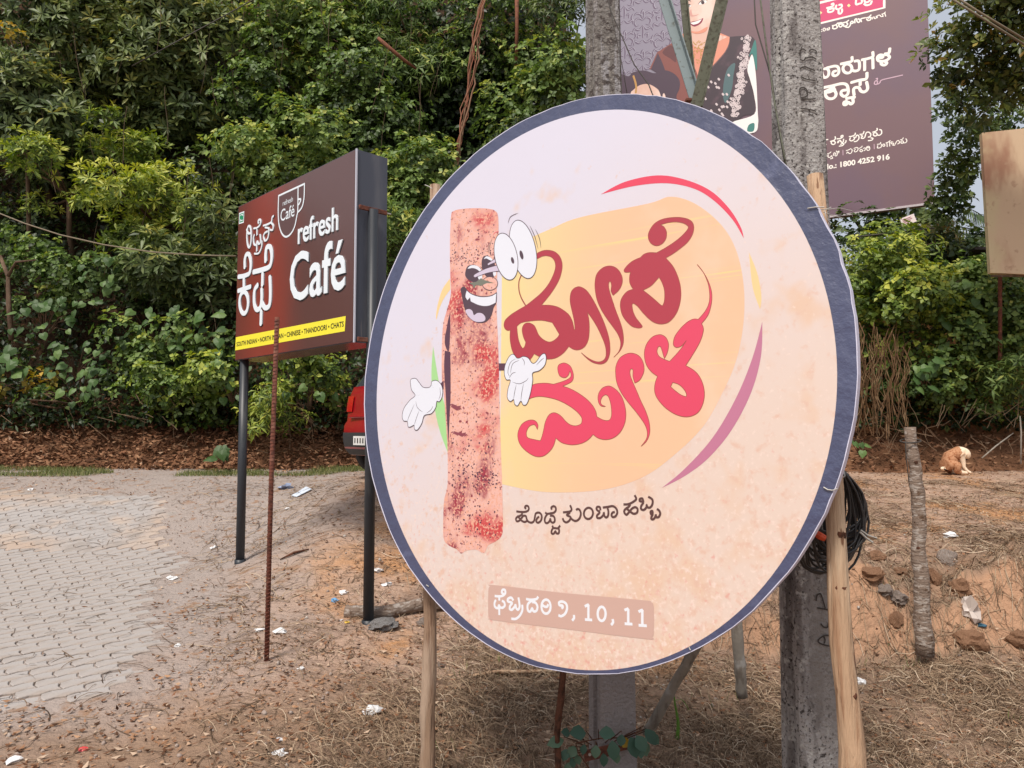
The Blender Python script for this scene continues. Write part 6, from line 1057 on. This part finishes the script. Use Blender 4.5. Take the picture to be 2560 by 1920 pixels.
# ---------------- stones and litter ----------------
def lump(name, px, py, w_, h_, m, label, cat, seed, sink=.35, sub=2, crumple=.25, parent=None, flatk=1.0, grp=None):
    q = onground(px, py); s = w_*q.y/F/2; bm = bmesh.new(); bmesh.ops.create_icosphere(bm, subdivisions=sub, radius=1); r_ = random.Random(seed)
    for v in bm.verts:
        k = 1+crumple*(2*float(vnoise(v.co.x*2.1+seed*5, v.co.y*2.1+v.co.z*3.3))-1)+r_.uniform(-1, 1)*crumple*.22; v.co *= k
    me = bpy.data.meshes.new(name); bm.to_mesh(me); bm.free(); hh = h_*q.y/F/2
    o = bpy.data.objects.new(name, me); me.materials.append(m); o.location = (q.x, q.y, q.z+hh*(1-sink)*.6); o.scale = (s, s*.8, hh*flatk); o.rotation_euler = (0, 0, r_.uniform(0, 6)); lnk(o); tag(o, label, cat, grp); return o
for i, (px, py, w_, h_, m, lb) in enumerate([(2366, 1408, 62, 60, M_rock, 'grey rock right of the lone post on the cut slope'), (2244, 1500, 52, 36, M_rock, 'grey-white rock left of the lone post low on the cut slope'), (2250, 1435, 50, 26, M_clod, 'broad flat orange clod just left of the lone post'), (2180, 1440, 60, 36, M_clod, 'cracked orange clod beside the hanging cable coil'), (2210, 1478, 44, 30, M_rock, 'small pale rock between cable coil and lone post'), (2430, 1608, 74, 50, M_clod, 'brown clod under the crumpled plastic on the right'), (2545, 1600, 50, 40, M_clod, 'orange clod at the right edge of the picture'), (2240, 1560, 34, 50, M_clod, 'upright orange clod at the foot of the cut slope'), (2190, 1395, 44, 30, M_clod, 'small orange clod high behind the cable coil'), (955, 1565, 90, 34, M_conc, 'flat grey stone under the log'), (1058, 1560, 40, 24, M_rock, 'pale stone under the right end of the log'), (925, 1725, 24, 16, M_clod, 'rounded brown stone left of the left wooden stake'), (1100, 1668, 22, 18, M_rock, 'pale pebble-like stone right of the left wooden stake'), (2330, 1452, 46, 60, M_clod, 'steep orange clod behind the foot of the lone post'), (2400, 1475, 54, 50, M_clod, 'orange clod right of the lone post')]):
    lump('stone', px, py, w_, h_, m, lb, 'stone', 20+i, crumple=.30, sink=.75, sub=3)
trash = [(755, 1234, 0, 'sheet', 'bluish white flat sheet lying behind the rusty rod'), (716, 1222, 34, 'bluecrumple', 'crumpled pale blue wrapper next to the flat sheet'), (719, 1274, 17, 'w', 'small white scrap below the flat sheet'), (858, 1484, 26, 'w', 'crumpled whitish plastic above the blue scrap'), (836, 1504, 24, 'b', 'light blue plastic scrap left of the right café post'), (853, 1552, 11, 'w', 'tiny white cup at the left end of the log'), (866, 1557, 12, 'y', 'yellow scrap at the left end of the log'), (930, 1780, 42, 'w', 'torn white paper left of the left wooden stake'), (700, 1886, 34, 'w', 'white torn wrapper at the bottom left of centre'), (36, 1906, 40, 'w', 'crushed white paper in the bottom left corner'), (208, 1876, 26, 'r', 'flat red wrapper near the bottom left'), (446, 1615, 20, 'w', 'small cream scrap right of the pavers'), (78, 1225, 12, 'w', 'white scrap far off on the earth at left'), (2146, 1706, 36, 'w', 'white plastic bag behind the right wooden stake'), (2375, 1343, 34, 'w', 'white crumpled paper on the right slope above the grey rock'), (2424, 1545, 44, 'wt', 'dirty white plastic hanging down the right slope'), (2451, 1566, 22, 'db', 'small dark blue plastic beside the dirty white plastic'), (2410, 1195+500, 20, 'w2', 'pale scrap lying in the straw on the far right'), (700, 1582, 30, 'w', 'white scrap right of the foot of the rusty rod'), (648, 1578, 22, 'w', 'white scrap left of the foot of the rusty rod'), (752, 1674, 20, 'w', 'white leaf-like scrap right of and nearer than the rusty rod'), (600, 1378+4, 18, 'w', 'white scrap at the foot of the left café post'), (942, 1428, 26, 'w', 'cream scrap right of the right café post'), (970, 1462, 24, 'w', 'white curled scrap next to the edge of the round sign'), (1296, 1870, 26, 'k', 'black plastic scrap in the straw left of the dark brown stake'), (700, 1850, 18, 'w', 'tiny white scrap above the torn wrapper at bottom'), (428, 1448, 26, 'w', 'pale flat scrap right of the pavers'), (535, 1370, 18, 'w', 'small white scrap left of the left café post')]
for i, (px, py, s_, k_, lb) in enumerate(trash):
    if k_ == 'sheet':
        P = [lay(729, 1242, .02), lay(742, 1245, .02), lay(779, 1228, .03), lay(765, 1222, .03)]; V, Fc = shape(Plane(P[0], P[1]-P[0], Vector((0, .2, 1)), None), lambda q: q, [(0, 0), (1, 0), (1, 1)], smooth=0); V = P+[v-Vector((0, 0, .008)) for v in P]; o = bpy.data.objects.new('paper_sheet', mesh('paper_sheet', V, [(0, 1, 2, 3), (4, 7, 6, 5), (0, 4, 5, 1), (1, 5, 6, 2), (2, 6, 7, 3), (3, 7, 4, 0)], flat('bluish_paper', (205, 215, 228), .6))); lnk(o); tag(o, lb, 'paper'); continue
    m = {'w': M_white, 'b': M_bluep, 'r': M_pinkp, 'y': flat('yellow_scrap', (226, 190, 80), .6), 'k': M_black, 'db': flat('dark_blue_scrap', (50, 90, 110), .5), 'wt': flat('dirty_plastic', (196, 184, 176), .5), 'w2': flat('pale_scrap', (200, 190, 182), .7), 'bluecrumple': flat('pale_blue_wrapper', (150, 165, 195), .5)}[k_]
    lump('litter_scrap', px, py, s_, s_*(1.7 if k_ == 'wt' else .5), m, lb, 'litter', 60+i, sink=.2, sub=2, crumple=.75, flatk=.8)

# ---------------- lianas, dry vines, dead branches ----------------
li = empty('liana', at(1130, 480, 13.2), 'thick twisted woody liana hanging down the centre of the slope', 'liana'); r = random.Random(5)
for k in range(7):
    P = []; ph = r.uniform(0, 6)
    for i in range(26):
        t = i/25; y_ = -40+t*520; x_ = np.interp(y_, [-40, 60, 200, 330, 480], [1212, 1195, 1178, 1152, 1130]); w_ = (8+3*math.sin(k*2.1))*math.sin(math.pi*min(1, t*.9+.12)); P.append(at(x_+w_*math.sin(ph+t*(4+k*1.7))+r.gauss(0, 2.2), y_, 13.0+.06*math.cos(ph+t*(5+k))))
    V, Fc = tube(P, .016 if k < 3 else .009, 5, jit=.2, seed=k); child('strand', mesh('strand', V, Fc, mat('liana_bark_%d' % k, (.20+.02*k, .13, .085), .9, .1)), li)
n = 75; parts = []; r = random.Random(12)
for i in range(n):
    px = 2142+r.random()**1.2*125; y0 = r.uniform(800, 900); y1 = r.uniform(980, 1100); Y = 12.15+r.uniform(-.15, .25); P = [at(px+r.gauss(0, 5)+(8*math.sin(k*1.3+i) if k else 0), y0+(y1-y0)*k/6, Y-.05*k) for k in range(7)]; parts.append(tube(P, r.uniform(.004, .010), 3, False))
dv = bpy.data.objects.new('dry_vines', mesh('dry_vines', *join(parts), mat('dry_vine_stem', (.13, .075, .04), .9, .1, [(8, (.24, .16, .09), .5, .65)]))); lnk(dv); tag(dv, 'curtain of dry brown vines hanging on the right bank beside the round sign', 'vines', kind='stuff')
parts = []
for i in range(150):
    px = r.choice([r.uniform(2150, 2560), r.uniform(2150, 2560), r.uniform(600, 860), r.uniform(0, 500)]); py = r.uniform(1030, 1150) if px > 900 else r.uniform(1000, 1140); a = r.uniform(-1.4, 1.4); L_ = r.uniform(20, 70); Y = 11.9 if px > 900 else 12.1
    P = [at(px+L_*math.sin(a)*k/4+r.gauss(0, 1.5), py-L_*math.cos(a)*k/4, Y+.1*k/4) for k in range(5)]; parts.append(tube(P, r.uniform(.002, .006), 3, False))
dv = bpy.data.objects.new('dead_brush', mesh('dead_brush', *join(parts), mat('dead_brush_stem', (.15, .10, .065), .9, .1))); lnk(dv); tag(dv, 'dead twigs and stems sticking out of the foot of the bank', 'brush', kind='stuff')
parts = []
for i in range(70):
    px = r.uniform(0, 1450); py = r.uniform(-20, 700); L_ = r.uniform(60, 200); Y = 12.7+r.uniform(0, .9)+.35*(1 if py < 300 else 0); sw_x = r.uniform(-.25, .25)
    P = [at(px+L_*sw_x*k/7+2.5*math.sin(k*.8+i), py+L_*k/7, Y) for k in range(8)]; parts.append(tube(P, r.uniform(.002, .006), 3, False))
dv = bpy.data.objects.new('hanging_vines', mesh('hanging_vines', *join(parts), mat('hanging_vine_stem', (.09, .065, .045), .9, .1))); lnk(dv); tag(dv, 'thin bare vine stems hanging through the foliage of the slope', 'vines', kind='stuff')
def branch(P, rad, label, m=M_trunk):
    V, Fc = tube([at(*q) for q in P], rad, 6, jit=.1); o = bpy.data.objects.new('dead_branch', mesh('dead_branch', V, Fc, m, True)); lnk(o); tag(o, label, 'branch')
M_redb = mat('reddish_bark', (.20, .085, .055), .9, .1, [(14, (.12, .06, .04), .5, .65)])
branch([(945, 95, 13.3), (980, 125, 13.3), (1010, 150, 13.4), (1040, 172, 13.6)], [.03, .035, .03, .02], 'reddish dead branch in the dark gap at top centre', M_redb)
branch([(1292, -20, 13.6), (1292, 60, 13.6), (1290, 170, 13.7)], [.04, .035, .03], 'straight reddish stem right of the liana', M_redb)
branch([(28, 850, 12.6), (22, 760, 12.7), (20, 690, 12.8), (0, 640, 12.9)], [.04, .04, .035, .03], 'slim brown trunk at the far left edge', M_trunk)
branch([(20, 690, 12.7), (40, 655, 12.6), (90, 650, 12.5)], [.03, .02, .01], 'thin branch forking off the slim brown trunk at left')
branch([(2455, 1145, 11.8), (2490, 1115, 11.9), (2533, 1083, 12.0)], [.010, .012, .008], 'pale bare branch to the right of the dog', M_pale)
branch([(2552, 1160, 11.9), (2553, 1080, 11.9), (2550, 1040, 12)], [.012, .012, .01], 'upright pale stem at the right edge behind the dog', M_pale)
# palm behind the tan board
pm = empty('palm_tree', at(2520, 800, 17.5), 'coconut palm fronds showing between the billboard and the tan board', 'palm'); parts = []; M_palm = LEAF['dark']; base = at(2530, 640, 17.5); tone = []
V, Fc = tube([at(2530, 900, 17.5), base], .14, 8); child('trunk', mesh('trunk', V, Fc, M_trunk), pm)
for (ex_, ey_, dr) in ((2330, 560, .3), (2350, 640, .6), (2390, 500, .3), (2440, 520, .3), (2430, 740, .8), (2610, 500, .3), (2660, 640, .6), (2500, 470, .2), (2400, 590, .4)):
    tip = at(ex_, ey_, 17.0); N_ = 26; B_ = []; D_ = []; Nn_ = []; L_ = []
    P = [base.lerp(tip, k/N_)+Vector((0, 0, dr*1.6*math.sin(math.pi*k/N_)*.6-dr*.5*(k/N_)**2)) for k in range(N_+1)]
    V, Fc = tube(P, [.03*(1-k/(N_+2)) for k in range(N_+1)], 4); parts.append((V, Fc))
    for k in range(2, N_):
        t = (P[k+1]-P[k]).normalized()
        for s_ in (1, -1):
            sd = t.cross(Vector((0, 0, 1))).normalized()*s_; B_.append(P[k]); D_.append((sd*.55+t*.5+Vector((0, 0, -.75))).normalized()); Nn_.append((0, -.2, 1)); L_.append(.75*math.sin(math.pi*(.12+.8*k/N_)))
    child('frond', leaves('frond', np.array(B_), norm(np.array(D_)), norm(np.array(Nn_, float)), np.array(L_), .045, RNG.random(len(B_))*.9, M_palm, wide=.4), pm)
child('frond_ribs', mesh('frond_ribs', *join(parts), LEAF['dark']), pm)
